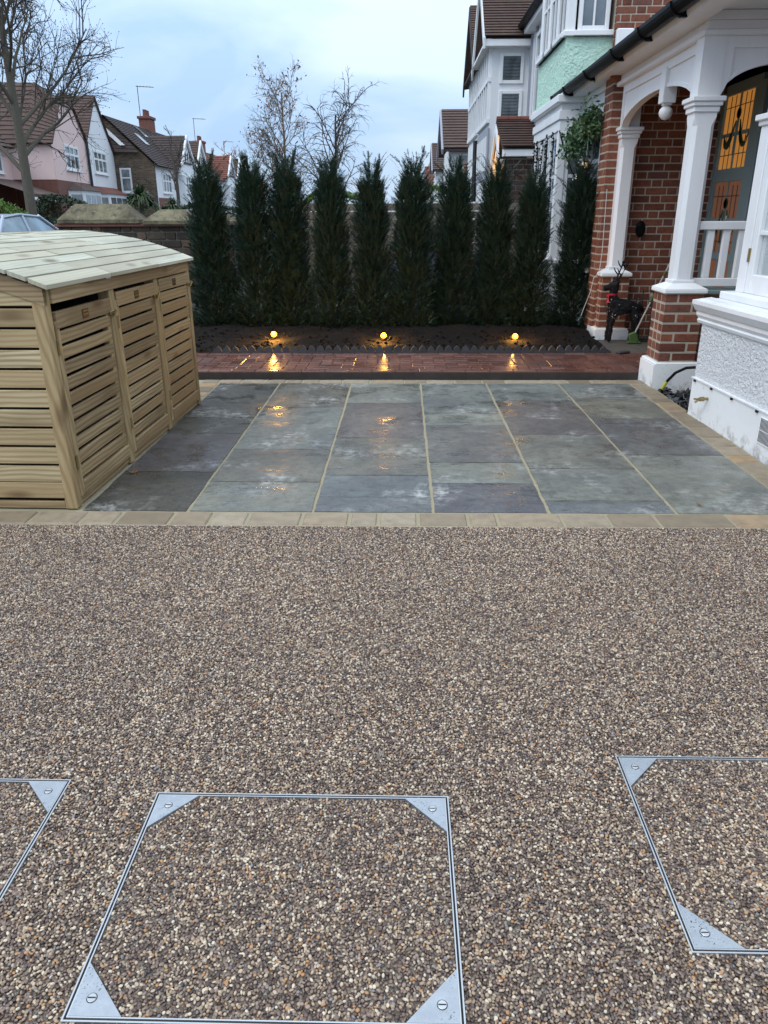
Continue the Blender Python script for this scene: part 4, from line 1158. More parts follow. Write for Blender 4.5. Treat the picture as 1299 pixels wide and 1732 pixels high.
hp(MB().box(2.0, 10.42, 3.3, 2.6, 12.1, 4.9), 'upper_room', 'dark_in')
hp(MB().box(2.62, 10.55, 2.6, 8, 12.3, 5.2).box(3.62, 1.0, -.1, 8, 9.3, 3.0), 'main_block', 'far_brick')

# decorations on the house
rg = random.Random(21)
def gsamp(r_):
    t = r_.random(); y_ = 10.0 - .95 * t + r_.gauss(0, .05)
    return (2.03 + r_.gauss(0, .07), y_, 2.07 + .25 * t + r_.gauss(0, .085) - .10 * math.sin(t * 3.1) * 0)
q = MB(); leaf_cloud(q, 1900, gsamp, .062, rg)
gar = thing('leaf_garland', 'green and cream leafy garland hanging under the eaves beside the brick nib', 'garland', (2.05, 9.5, 2.2))
q.build('leaves', 'garland', gar); MB().tube([(2.05, 10.0, 2.12), (2.05, 9.5, 2.3), (2.06, 9.05, 2.42)], .008, 5).build('stem', 'yew_wood', gar)
for (x, y, z, r_, mt, lb) in ((2.03, 9.25, 1.86, .055, 'gold', 'upper bauble, silver and gold, hanging beneath the garland'), (2.03, 9.7, 1.72, .05, 'silver', 'lower silver bauble hanging beneath the garland, nearer the bay'),
                              (2.03, 9.45, 2.28, .03, 'silver', 'small silver bauble among the garland leaves'), (2.03, 9.62, 1.5, .04, 'silver', 'silver bauble half hidden behind the top of the last yew')):
    b = thing('bauble', lb, 'bauble', (x, y, z), 'baubles hanging by the garland')
    MB().sphere((x, y, z), r_, 18).build('ball', mt, b, smooth=True); MB().lathe((x, y, z + r_), [(.012, -.004), (.012, .014)], 8).build('cap', 'gold', b)
    MB().tube([(x, y, z + r_ + .01), (x, y, 2.36)], .0018, 4).build('string', 'silver', b)
q, q2 = MB(), MB()
for k, y in enumerate((10.55, 10.95, 11.35, 11.7, 12.0)):
    L = [.95, .6, .9, .75, .95][k]; z = 2.28
    pts = [(1.885 - .0 + rg.uniform(-.008, .008), y + rg.uniform(-.02, .02), z - L * i / 14) for i in range(15)]
    q.tube(pts, .0045, 4)
    for p in pts:
        for _ in range(5): q2.sphere((p[0] + rg.uniform(-.02, .0), p[1] + rg.uniform(-.045, .045), p[2] + rg.uniform(-.03, .03)), .011, 6)
q.tube([(1.885, 10.3, 2.3), (1.885, 11.0, 2.26), (1.885, 12.2, 2.3)], .005, 4)
q.tube([(1.9, 10.28, 2.30), (1.98, 10.24, 2.05), (2.08, 10.2, 1.83), (2.17, 10.1, 1.7)], .009, 5)
ll = thing('fairy_lights', 'unlit dark icicle lights draped down the white bay window', 'fairy lights', (1.885, 11.2, 2.3))
q.build('wire', 'black', ll); q2.build('bulbs', 'black', ll)
tag(MB().tube([(2.165, 8.75, 1.6), (2.17, 8.72, 1.0), (2.15, 8.68, .76), (2.09, 8.66, .70), (2.07, 8.67, .55), (2.02, 8.69, .38), (2.0, 8.7, .3)], .0035, 5).build('cable', 'cable'),
    'thin white cable running down the brick nib behind the deer', 'cable')

# black reindeer
def deer():
    t = thing('reindeer_ornament', 'black rattan reindeer ornament with red bow standing by the porch pier', 'reindeer', (2.38, 8.42, .05))
    B = (2.38, 8.42, .05)
    P = {'rump': (.13, 0, .385), 'mid': (0, 0, .38), 'chest': (-.12, 0, .375), 'n1': (-.135, 0, .46), 'n2': (-.115, 0, .545), 'head': (-.115, 0, .60), 'muz': (-.19, 0, .572), 'nose': (-.235, 0, .562),
         'tail': (.195, 0, .37), 'tail2': (.225, 0, .31)}
    R_ = {'rump': .072, 'mid': .066, 'chest': .072, 'n1': .05, 'n2': .04, 'head': .043, 'muz': .03, 'nose': .021, 'tail': .022, 'tail2': .012}
    E_ = [('mid', 'rump'), ('mid', 'chest'), ('chest', 'n1'), ('n1', 'n2'), ('n2', 'head'), ('head', 'muz'), ('muz', 'nose'), ('rump', 'tail'), ('tail', 'tail2')]
    for s in (-1, 1):
        for nm, root, x0, kx in (('f', 'chest', -.115, -.01), ('h', 'rump', .125, .03)):
            P[f'{nm}a{s}'] = (x0, s * .05, .29); P[f'{nm}b{s}'] = (x0 + kx, s * .055, .17); P[f'{nm}c{s}'] = (x0 + (-.02 if nm == 'f' else .012), s * .055, .008)
            R_[f'{nm}a{s}'] = .04 if nm == 'h' else .034; R_[f'{nm}b{s}'] = .024; R_[f'{nm}c{s}'] = .02
            E_ += [(root, f'{nm}a{s}'), (f'{nm}a{s}', f'{nm}b{s}'), (f'{nm}b{s}', f'{nm}c{s}')]
        P[f'ear{s}'] = (-.085, s * .06, .645); R_[f'ear{s}'] = .012; E_.append(('head', f'ear{s}'))
    ks = list(P); me = bpy.data.meshes.new('body')
    me.from_pydata([P[k] for k in ks], [(ks.index(a), ks.index(b)) for a, b in E_], [])
    me.materials.append(M['rattan'])
    o = place('body', me, B, t)
    sk = o.modifiers.new('skin', 'SKIN'); sv = me.skin_vertices[0].data
    for i, k in enumerate(ks): sv[i].radius = (R_[k], R_[k]); sv[i].use_root = (k == 'mid')
    o.modifiers.new('sub', 'SUBSURF').levels = 2; o.modifiers['sub'].render_levels = 2
    tx = bpy.data.textures.new('wicker', 'CLOUDS'); tx.noise_scale = .018
    dm = o.modifiers.new('d', 'DISPLACE'); dm.texture = tx; dm.strength = .018; dm.mid_level = .5
    q = MB()
    for s in (-1, 1):
        b = Vector(B) + Vector((-.105, s * .02, .64))
        pts = [b, b + Vector((.03, s * .04, .06)), b + Vector((.06, s * .055, .13)), b + Vector((.075, s * .05, .2))]
        q.tube(pts, [.011, .01, .008, .005], 6)
        for k, dx in ((1, -.05), (2, -.04), (2, .03)): q.tube([pts[k], pts[k] + Vector((dx * .6, s * .012, .035)), pts[k] + Vector((dx, s * .015, .075))], [.008, .007, .004], 5)
    q.build('antlers', 'rattan', t)
    MB().lathe(Vector(B) + Vector((-.125, 0, .5)), [(.044, -.012), (.05, -.006), (.05, .008), (.044, .013)], 14).build('collar', 'red_fabric', t)
    q = MB()
    c = Vector(B) + Vector((-.18, -.02, .49))
    for s in (-1, 1): q.add([c, c + Vector((.0, s * .05, .022)), c + Vector((-.008, s * .05, -.022))], [(0, 1, 2)]); q.add([c, c + Vector((-.016, s * .018, -.07)), c + Vector((.008, s * .03, -.065))], [(0, 1, 2)])
    q.sphere(c, .011, 8); q.build('bow', 'red_fabric', t)
    q = MB(); rg = random.Random(4)
    for _ in range(90):
        k = rg.choice(['rump', 'mid', 'chest', 'n1', 'fa-1', 'fb-1', 'ha-1', 'hb-1', 'mid', 'chest']); p = Vector(P[k]); rr = R_[k]
        a = rg.uniform(-2.2, 2.2) - math.pi / 2
        q.sphere(Vector(B) + p + Vector((rg.uniform(-.06, .06) if k in ('mid', 'rump', 'chest') else rg.uniform(-.02, .02), rr * 1.06 * math.sin(a), rr * 1.0 * math.cos(a))), .0034, 6)
    q.build('bulbs', 'led', t)
    q = MB()
    for a_, b_ in E_:
        pa, pb, ra, rb = Vector(P[a_]), Vector(P[b_]), R_[a_], R_[b_]
        for _ in range(int(10 + 160 * (pb - pa).length)):
            u_, an = rg.random(), rg.uniform(0, 6.283); ax = (pb - pa).normalized(); n1 = ax.cross(Vector((.3, .8, .5))).normalized(); n2 = ax.cross(n1)
            rr = (ra + (rb - ra) * u_) * rg.uniform(.95, 1.15); pts = []
            for k in range(4):
                an2 = an + k * rg.uniform(.2, .45); pts.append(Vector(B) + pa.lerp(pb, u_) + ax * (k - 1.5) * rg.uniform(-.012, .018) + (n1 * math.cos(an2) + n2 * math.sin(an2)) * rr)
            q.tube(pts, .0024, 3, False)
    q.build('woven_strands', 'rattan', t, kind='stuff')
deer()
# long pole with green scraper, iron stand
pl = thing('cleaning_pole', 'pale pole with green grip and green head leaning by the porch', 'pole', (2.6, 8.2, .05))
a, b = Vector((2.495, 8.3, 0.149)), Vector((2.746, 8.1, 0.974))
MB().tube([a, b], .009, 8).build('pole', 'alu', pl)
for t0, t1 in ((.42, .52), (.74, .80)): MB().tube([a.lerp(b, t0), a.lerp(b, t1)], .0125, 8).build('grip', 'green_plastic', pl)
MB().box(-.05, -.02, -.045, .045, .02, .07, .012, Matrix.Translation((2.495, 8.3, .105)) @ Matrix.Rotation(-.35, 4, 'Y')).box(-.07, -.03, -.02, .07, .03, 0, .004, Matrix.Translation((2.495, 8.3, .075))).build('head', 'green_plastic', pl)
st = thing('iron_stand', 'thin black iron stand against the brick porch wall behind the deer', 'stand', (2.66, 8.5, .05))
q = MB()
for x in (2.60, 2.71):
    q.tube([(x, 8.5, .05), (x, 8.5, .60)], .006, 6)
for z in (.06, .34, .58): q.tube([(2.60, 8.5, z), (2.71, 8.5, z)], .005, 6)
q.build('uprights', 'black_matt', st); MB().tube([(2.58, 8.42, .055), (2.73, 8.42, .055), (2.73, 8.58, .055), (2.58, 8.58, .055), (2.58, 8.42, .055)], .006, 6).build('foot', 'black_matt', st)
pb = MB().lathe((2.79, 8.62, .46), [(.02, -.02), (.07, .0), (.085, .06), (.06, .09)], 14); pb2 = tag(pb.build('hanging_pot', 'concrete'), 'small dull brown pot on the iron stand beside the porch wall', 'pot')

# slate bed and cable by the near pier
struct('slate_bed', MB().box(2.12, 5.44, -.13, 2.9, 6.45, -.05), 'soil', 'sunken dark earth pocket between pier and bay')
q = MB(); rg = random.Random(9)
for _ in range(240):
    x, y = rg.uniform(2.13, 2.6), rg.uniform(5.46, 6.3)
    mx = Matrix.Translation((x, y, -.035 + rg.uniform(-.01, .03))) @ Matrix.Rotation(rg.uniform(0, 6.28), 4, 'Z') @ Matrix.Rotation(rg.gauss(0, .35), 4, 'X') @ Matrix.Rotation(rg.gauss(0, .3), 4, 'Y')
    l, w_ = rg.uniform(.02, .055), rg.uniform(.012, .03)
    q.box(-l, -w_, -.006, l, w_, .006, .004, mx)
tag(q.build('slate_chips', 'slate'), 'wet black slate chippings between the pier and the roughcast bay', 'slate chippings', kind='stuff')
cb = thing('armoured_cable', 'black armoured cable looping out of the slate chippings', 'cable', (2.2, 6.1, 0))
cp = [(2.135, 6.16, -.06), (2.13, 6.17, .02), (2.16, 6.15, .09), (2.21, 6.13, .16), (2.28, 6.1, .205), (2.36, 6.05, .22), (2.44, 6.0, .20), (2.5, 5.95, .12)]
MB().tube(cp, .0115, 8).build('cable', 'black', cb)
MB().tube([cp[1], Vector(cp[1]).lerp(Vector(cp[2]), .9)], .0145, 8).build('tape', 'yellow', cb)

# ------------------------------------------------------------------ garden wall, fence and clutter behind the yews
gw = thing('garden_wall', 'old sooty brick garden wall with sloped stone coping', 'wall', (-3.4, 10.4, 0))
MB().box(-4.44, 10.32, -.1, -2.2, 10.52, 1.24).build('wall_core', 'mortar_grey', gw)
bricks(gw, (-4.45, 10.3, 0), (1, 0, 0), (0, -1, 0), 2.25, .28, 1.24, .098, 'stock', .235, .02, .07)
def coping(x0, x1, z0, zt, ov=.07):
    q = MB(); e = .2
    q.box(x0, 10.3 - ov, z0, x1, 10.54 + ov, z0 + .05, .01)
    y0, y1 = 10.3 - ov, 10.54 + ov; zb = z0 + .05
    q.add([(x0, y0, zb), (x1, y0, zb), (x1, y1, zb), (x0, y1, zb), (x0 + e, 10.38, zt), (x1 - e, 10.38, zt), (x1 - e, 10.46, zt), (x0 + e, 10.46, zt)],
          [(0, 1, 5, 4), (1, 2, 6, 5), (2, 3, 7, 6), (3, 0, 4, 7), (4, 5, 6, 7)])
    q.build('coping_stone', 'coping', gw)
coping(-4.43, -3.36, 1.26, 1.50); coping(-3.33, -2.62, 1.245, 1.43); coping(-2.6, -2.12, 1.235, 1.40)
piece('brick_band', 2.3, .3, .035, (-3.33, 10.4, 1.245), gw, 'far_brick')
struct('pavement', MB().box(-6.3, -40, -.139, -4.7, 250, -.03), 'concrete', 'grey pavement along the street')
fw = thing('garden_wall', 'low sooty brick wall along the pavement, joining the coped wall', 'wall', (-4.55, 12, 0))
MB().box(-4.7, 10.56, -.1, -4.5, 24, .9).build('wall_core', 'stock', fw)
fe = thing('slatted_fence', 'weathered grey slatted fence behind the yews', 'fence', (.3, 11.35, 0))
for p in range(3):
    x0 = -1.75 + p * 1.22
    for k in range(13):
        piece('slat', 1.19, .02, .094, (x0 + .61, 11.34, .20 + k * .1045), fe, 'fence', .003, rot=(0, rnd.uniform(-.003, .003), 0))
for p in range(4): MB().box(-1.79 + p * 1.22, 11.36, 0, -1.71 + p * 1.22, 11.44, 1.52, .004).build('post', 'fence', fe)
def heap(name, cx, cy, z0, sx, sy, h, mat, seed):
    rg = random.Random(seed); q = MB(); n, k = 14, 9; vs = []
    for j in range(k + 1):
        t = j / k
        for i in range(n):
            a = 6.283 * i / n; r_ = (1 - .55 * t ** 2) * (1 + .16 * math.sin(3 * a + seed) + rg.uniform(-.07, .07)) * (.25 if j == k else 1)
            vs.append((cx + sx * r_ * math.cos(a), cy + sy * r_ * math.sin(a), z0 + h * t + rg.uniform(-.02, .02)))
    fs = [(j * n + i, j * n + (i + 1) % n, (j + 1) * n + (i + 1) % n, (j + 1) * n + i) for j in range(k) for i in range(n)] + [tuple(range(k * n, k * n + n))]
    q.add(vs, fs); return q.build(name, mat, smooth=True)
tag(heap('tarpaulin_heap', 1.12, 10.75, 0, .24, .16, 1.12, 'tarp', 2), 'tall dark grey tarpaulin bundle behind the seventh yew', 'tarpaulin')
tag(heap('tarpaulin_heap', .22, 10.75, 0, .5, .16, .98, 'tarp', 5), 'wide low dark grey tarpaulin bundle behind the middle yews', 'tarpaulin')
tag(heap('sack', -1.78, 10.6, 0, .13, .1, 1.22, 'bag', 8), 'tall pale blue plastic sack seen between the second and third yew', 'sack')

# ------------------------------------------------------------------ trees and shrubs
def bare_tree(name, label, base, height, rad, seed, spread=.5, mats=('bark', 'twig'), n1=9, n2=7, n3=6, n4=3, crown0=.35, droop=0., buds=0, group=None, leaves=None, tw=1., tw0=.045):
    rg = random.Random(seed); t = thing(name, label, 'tree', base, group)
    B = Vector(base); tq, cq, lq = MB(), MB(), MB()
    def limb(q, p, d, ln, r_, k, seg, n, wob):
        pts, rs = [p], [r_]; d = d.normalized()
        for i in range(seg):
            d = (d + Vector((rg.gauss(0, wob), rg.gauss(0, wob), rg.gauss(0, wob) + (.06 if not droop else -droop * (i / seg) * (k > 1))))).normalized()
            pts.append(pts[-1] + d * ln / seg); rs.append(r_ * (1 - .72 * (i + 1) / seg))
        q.tube(pts, rs, n, False); return pts, rs, d
    def at(pts, t_):
        x_ = t_ * (len(pts) - 1); i = min(int(x_), len(pts) - 2); return pts[i].lerp(pts[i + 1], x_ - i), (pts[i + 1] - pts[i]).normalized()
    def side(d, ang):
        a = d.cross(Vector((rg.gauss(0, 1), rg.gauss(0, 1), rg.gauss(0, 1)))).normalized()
        return (d * math.cos(ang) + a * math.sin(ang)).normalized()
    tp, trs, _ = limb(tq, B, Vector((0, 0, 1)), height * .92, rad, 0, 9, 10, tw0)
    for i in range(n1):
        t1 = crown0 + (.95 - crown0) * (i + rg.random() * .7) / n1
        p, d = at(tp, t1); dd = side(d, R(rg.uniform(32, 62)) * (.7 + spread * .6)); dd.z = abs(dd.z) * .8 + .25
        l1 = height * spread * (1.05 - .55 * t1) * rg.uniform(.8, 1.2)
        p1, _, _ = limb(tq, p, dd, l1, rad * .42 * (1.1 - .6 * t1), 1, 6, 6, .13)
        for j in range(n2):
            t2 = .2 + .8 * (j + rg.random()) / n2; p, d = at(p1, min(t2, .999)); l2 = l1 * .5 * rg.uniform(.6, 1.2) * (1.2 - .5 * t2)
            p2, _, _ = limb(cq, p, side(d, R(rg.uniform(28, 60))), l2, rad * .14, 2, 4, 4, .16)
            for k in range(n3):
                t3 = .15 + .84 * rg.random(); p, d = at(p2, t3); l3 = l2 * .5 * rg.uniform(.5, 1.3)
                p3, _, _ = limb(cq, p, side(d, R(rg.uniform(25, 60))), l3, rad * .06 * tw, 3, 3, 3, .2)
                for _ in range(n4):
                    p, d = at(p3, rg.uniform(.2, .99)); p4, _, _ = limb(cq, p, side(d, R(rg.uniform(20, 60))), l3 * .5, rad * .035 * tw, 4, 2, 3, .2)
                    if buds: lq.sphere(p4[-1], buds, 4)
                    if leaves and rg.random() < leaves: leaf_cloud(lq, 2, lambda r2: p4[-1] + Vector((r2.gauss(0, .06), r2.gauss(0, .06), r2.gauss(0, .06))), .09, rg)
    tq.build('trunk', mats[0], t); cq.build('crown', mats[1], t)
    if lq.v: lq.build('buds' if buds else 'leaves', mats[2] if len(mats) > 2 else 'twig', t)
    return t
bare_tree('street_tree', 'large bare street tree in front of the pink house', (-10.2, 22, 0), 8.6, .16, 43, .47, n1=20, n2=9, n3=6, n4=4, crown0=.30, buds=.016, tw=1.3, tw0=.008)
bare_tree('street_tree', 'small bare tree in front of the white timbered gables', (-11.7, 42, 0), 5.4, .13, 9, .34, ('twig', 'twig'), 10, 5, 4, 2, .4)
bare_tree('birch_tree', 'bare birch with a few brown leaves behind the yews', (-3.6, 25, 0), 5.1, .055, 14, .36, ('birch', 'birch', 'dead_leaf'), 24, 8, 6, 2, .2, leaves=.16, tw=1.7)
bare_tree('weeping_tree', 'bare tree with arching drooping branches right of the birch', (-2.45, 27, 0), 4.7, .09, 23, .52, ('twig', 'twig'), 20, 7, 3, 2, .32, droop=.55, tw=1.5)
bare_tree('distant_tree', 'faint reddish bare tree above the far rooftops', (-20, 92, 0), 8.6, .2, 31, .38, ('dead_leaf', 'dead_leaf'), 9, 5, 4, 3, .3, tw=2.2)

def hedge(name, label, x0, x1, y0, y1, z0, z1, mat, n, size, seed):
    rg = random.Random(seed); t = thing(name, label, 'hedge', ((x0 + x1) / 2, (y0 + y1) / 2, z0)); q = MB()
    ph = rg.uniform(0, 6)
    def smp(r_):
        x_ = r_.uniform(x0, x1); y_ = r_.uniform(y0, y1); top = z1 * (1 - .06 * math.sin(x_ * 2.1 + ph) ** 2) - .12 * (1 - math.sin(math.pi * (x_ - x0) / (x1 - x0))) * (z1 - z0) * 1.6
        z_ = top if r_.random() < .45 else r_.uniform(z0, top); return (x_, y0 + (y_ - y0) * (1 if z_ > top - .1 else .25), z_ + r_.gauss(0, .03))
    leaf_cloud(q, n, smp, size, rg); q.build('foliage', mat, t)
    MB().box(x0 + .1, y0 + .15, z0, x1 - .1, y1 - .05, z0 + (z1 - z0) * .7).build('branches', 'hedge_dark', t)
hedge('hedge', 'bright lime green hedge behind the parked car', -11.2, -9.75, 20, 21, -.1, 1.78, 'hedge_lime', 4200, .09, 1)
hedge('hedge', 'dark clipped shrub beside the tree trunk, right of the lime hedge', -12.2, -10.35, 26, 27.2, -.1, 2.0, 'hedge_dark', 4200, .11, 2)
hedge('hedge', 'lime green hedge behind the fence, below the distant gables', .25, 2.1, 26, 27, -.1, 2.2, 'hedge_lime', 4500, .09, 3)
hedge('hedge', 'olive green shrubs along the far gardens beyond the palms', -11.6, -7.8, 38, 39.5, -.1, 1.9, 'hedge_dark', 3500, .16, 4)
hedge('hedge', 'pale green shrub seen between the third and fifth yew', -2.9, -.8, 22, 23, -.1, 2.05, 'hedge_lime', 3000, .12, 6)
def cordyline(label, base, h, rad, n, seed):
    rg = random.Random(seed); t = thing('cabbage_palm', label, 'palm', base, 'cabbage palms in the far gardens'); B = Vector(base)
    MB().tube([B, B + Vector((.03, 0, h * .5)), B + Vector((0, 0, h))], [.11, .09, .08], 8).build('trunk', 'bark', t)
    q = MB()
    for c, k in ((Vector((0, 0, h)), 1.), (Vector((.35, .1, h - .35)), .75), (Vector((-.35, 0, h - .25)), .75)):
        for _ in range(n):
            a, e = rg.uniform(0, 6.283), math.asin(rg.uniform(-.45, 1)); d = Vector((math.cos(a) * math.cos(e), math.sin(a) * math.cos(e), math.sin(e)))
            L = rad * k * rg.uniform(.75, 1.1); s = d.cross(Vector((0, 0, 1))).normalized() * .022
            p0, p1, p2 = B + c, B + c + d * L * .55, B + c + d * L * .95 + Vector((0, 0, -L * .28))
            q.add([p0 - s, p0 + s, p1 + s * 1.3, p1 - s * 1.3, p2], [(0, 1, 2, 3), (3, 2, 4)])
    q.build('crown', 'palm', t)
cordyline('larger cabbage palm in front of the brown brick side wall', (-10.7, 33, 0), 2.1, .75, 150, 4)
cordyline('smaller cabbage palm right of the first, by the little bare tree', (-10.3, 36, 0), 1.75, .62, 120, 5)

# ------------------------------------------------------------------ parked car
def car():
    x, y0, y1 = -8.55, 14.3, 18.3
    t = thing('parked_car', 'silver blue hatchback parked in the street beyond the bin store', 'car', (x, 16.3, -.09))
    lo = [(y0, .30), (y0 + .02, .62), (y0 + .25, .78), (y0 + 1.0, .92), (y1 - .12, .98), (y1, .75), (y1, .30)]
    ft = MB().prism(lo, x - .84, x + .84, lambda a, b, d: (d, a, b)); bd = ft.build('body', 'car', t)
    W0, W1 = .80, .62
    cab = [(y0 + .85, .915, W0), (y0 + 1.55, 1.35, W1), (y0 + 2.2, 1.40, W1), (y0 + 3.1, 1.36, W1), (y0 + 3.85, .97, W0)]
    q = MB(); vs = []
    for yy, z, w_ in cab: vs += [(x - w_, yy, z), (x + w_, yy, z)]
    q.add(vs + [(x - W0, y0 + 2.3, .92), (x + W0, y0 + 2.3, .92)], [(2, 3, 5, 4), (4, 5, 7, 6)])
    q.build('roof', 'car', t)
    pq = MB()
    for s in (-1, 1):
        for a, b in ((0, 1), (3, 4)):
            p, r_ = cab[a], cab[b]; pq.tube([(x + s * p[2], p[0], p[1]), (x + s * r_[2], r_[0], r_[1])], .035, 6)
        pq.tube([(x + s * W1, y0 + 1.55, 1.335), (x + s * (W1 + .005), y0 + 2.2, 1.39), (x + s * W1, y0 + 3.1, 1.345)], .03, 6)
        pq.tube([(x + s * W1, y0 + 2.35, 1.385), (x + s * W0, y0 + 2.3, .95)], .03, 6)
    pq.build('pillars', 'car', t)
    MB().add
    ws = MB(); ws.add([(x - W0, y0 + .86, .92), (x + W0, y0 + .86, .92), (x + W1, y0 + 1.54, 1.325), (x - W1, y0 + 1.54, 1.325)], [(0, 1, 2, 3)]); ws.build('windscreen', 'car_glass', t)
    rw = MB(); rw.add([(x - W0, y0 + 3.84, .975), (x + W0, y0 + 3.84, .975), (x + W1, y0 + 3.12, 1.33), (x - W1, y0 + 3.12, 1.33)], [(0, 1, 2, 3)]); rw.build('rear_window', 'car_glass', t)
    for s in (-1, 1):
        g = MB(); g.add([(x + s * W0, y0 + .95, .93), (x + s * W0, y0 + 2.28, .95), (x + s * W1, y0 + 2.33, 1.37), (x + s * W1, y0 + 1.58, 1.32)], [(0, 1, 2, 3)]); g.build('side_window', 'car_glass', t)
        g = MB(); g.add([(x + s * W0, y0 + 2.33, .95), (x + s * W0, y0 + 3.7, .98), (x + s * W1, y0 + 3.08, 1.33), (x + s * W1, y0 + 2.38, 1.37)], [(0, 1, 2, 3)]); g.build('side_window', 'car_glass', t)
        MB().box(x + s * .84, y0 + 1.05, .95, x + s * .98, y0 + 1.17, 1.06, .03).build('mirror', 'black', t)
        MB().box(x + s * .5, y0 - .012, .62, x + s * .8, y0 + .05, .74, .02).build('headlight', 'clear', t)
        for yy in (y0 + .75, y1 - .75):
            mx = Matrix.Rotation(math.pi / 2, 4, 'Y')
            w = MB().lathe((x + s * .78, yy, .22), [(.24, -.1), (.31, -.08), (.31, .08), (.24, .1)], 20, mx).build('wheel', 'tyre', t)
            MB().lathe((x + s * .80, yy, .22), [(.19, -.1), (.19, .1), (.05, .11)], 12, mx).build('rim', 'frame_steel', w)
car()

# ------------------------------------------------------------------ houses across the street (left)
def lf(P, ang): a = R(ang); return frame(P, (-math.sin(a), math.cos(a), 0), (math.cos(a), math.sin(a), 0))
GL = lf((-16.2, 35, 0), 6)
def gable_wall(parent, fx, pts, n0, n1, mat, name='front_wall'): return MB().prism(pts, n0, n1, lambda a, b, d: (a, d, b)).build(name, mat, parent, fx)
def roof_pair(q, u0, u1, ze0, ze1, ua, za, n0, n1, ov=.12, courses=14, hip=0):
    tiled_slope(q, (u0 - ov, n0, ze0 - ov), (u0 - ov, n1, ze0 - ov), (ua, n0, za), (ua, n1, za), courses, .04)
    tiled_slope(q, (u1 + ov, n0, ze1 - ov), (u1 + ov, n1, ze1 - ov), (ua, n0, za), (ua, n1, za), courses, .04)
def bay_window(parent, u0, u1, z0, z1, n, tile, fx, cols=3):
    q = MB().prism([(u0, 0), (u0 + .45, n), (u1 - .45, n), (u1, 0)], 0, z1, lambda a, b, d: (a, b, d)); b = q.build('bay', 'white_far', parent, fx)
    q = MB(); w_ = .12; pts = [(u0 - w_, .001), (u0 + .4, n + w_), (u1 - .4, n + w_), (u1 + w_, .001)]; zt = z1 + .38; m_ = [(u0 + .5, .001), (u0 + .7, .12), (u1 - .7, .12), (u1 - .5, .001)]
    q.add([(a, c, z1) for a, c in pts] + [(a, c, zt) for a, c in m_], [(0, 1, 5, 4), (1, 2, 6, 5), (2, 3, 7, 6), (4, 5, 6, 7), (0, 3, 2, 1)]); q.build('bay_roof', tile, b, fx)
    k = (u1 - u0 - 1.1) / cols
    for i in range(cols):
        q = MB().box(u0 + .55 + i * k + .08, n - .03, z0, u0 + .55 + (i + 1) * k - .08, n + .012, z1 - .2); q.build('pane', 'glass', b, fx)
    d = Vector((.45, n, 0)).normalized(); nn = Vector((-d.y, d.x, 0)); f2 = fx @ frame((u0, 0, 0), d, nn); L = math.hypot(.45, n)
    MB().box(L * .2, -.03, z0, L * .85, .012, z1 - .2).build('pane', 'glass_pale', b, f2)

PW = thing('semi_detached_house', 'pink rendered house with a steep clipped gable over red brick', 'house', (-17, 38, 0))
gable_wall(PW, GL, [(4.15, 2.98), (9.86, 2.98), (9.86, 5.2), (8.35, 6.43), (6.0, 6.43), (4.15, 4.68)], -.3, 0, 'pink')
gable_wall(PW, GL, [(4.15, -.1), (9.86, -.1), (9.86, 2.98), (4.15, 2.98)], -3.2, .03, 'far_brick', 'brick_base')
MB().box(4.13, -3.2, 2.98, 4.2, -.02, 4.5).build('return_wall', 'pink', PW, GL)
MB().box(-9, -3.2, 2.9, 4.13, -2.0, 3.9).build('rear_wall', 'pink', PW, GL)
MB().box(-9, -3.2, -.1, 4.13, -1.95, 2.9).build('rear_base', 'far_brick', PW, GL)
q = MB(); tiled_slope(q, (-9, -1.6, 4.05), (3.9, -1.6, 4.3), (-9, -6.5, 8.0), (6.6, -6.5, 8.0), 20, .05)
tiled_slope(q, (3.9, -5, 4.5), (3.9, -1.3, 4.5), (7.1, -5, 7.48), (7.1, -1.3, 7.48), 14, .04); tiled_slope(q, (9.95, -5, 5.15), (9.95, -1.3, 5.15), (7.1, -5, 7.48), (7.1, -1.3, 7.48), 14, .04)
tiled_slope(q, (3.9, -1.3, 4.53), (3.9, .12, 4.53), (7.1, -1.3, 7.52), (5.98, .12, 6.5), 14, .04); tiled_slope(q, (9.95, -1.3, 5.18), (9.95, .12, 5.18), (7.1, -1.3, 7.52), (8.38, .12, 6.5), 14, .04)
q.add([(6.0, .1, 6.45), (8.35, .1, 6.45), (7.1, -1.3, 7.5)], [(0, 1, 2)]); q.build('roof', 'tile', PW, GL)
window(PW, GL, 5.95, 8.3, 3.52, 4.68, 3, 1, .12, .1, .05, 'white_far', 'glass', transom=.62)
window(PW, GL @ Matrix.Translation((0, -2, 0)), 1.4, 3.0, 3.2, 4.1, 2, 1, .1, .08, .04, 'white_far')
window(PW, GL @ Matrix.Translation((0, -2.9, 0)), 2.0, 3.2, 5.6, 6.6, 2, 1, .1, .08, .04, 'white_far')
bay_window(PW, 5.6, 9.6, 1.2, 2.56, .7, 'tile', GL, 3)
cn = MB(); cn.add([(-.5, .3, 2.25), (4.0, .3, 2.25), (4.0, -1.95, 2.95), (-.5, -1.95, 2.95), (-.5, .3, 2.1), (4.0, .3, 2.1)], [(0, 1, 2, 3), (4, 5, 1, 0)]); cn.build('canopy', 'tile', PW, GL)
MB().box(-.5, .2, 2.0, 4.0, .32, 2.12).box(-.4, .18, -.1, -.25, .3, 2.0).build('canopy_frame', 'white_far', PW, GL)
MB().tube([GL @ Vector((9.9, .1, 1.4)), GL @ Vector((9.9, .1, 5.2))], .07, 6).build('drainpipe', 'black_matt', PW)
for u in (-3.0, -1.9): MB().tube([GL @ Vector((u, -1.85, .1)), GL @ Vector((u, -1.85, 4.2))], .08, 6).build('drainpipe', 'black_matt', PW)

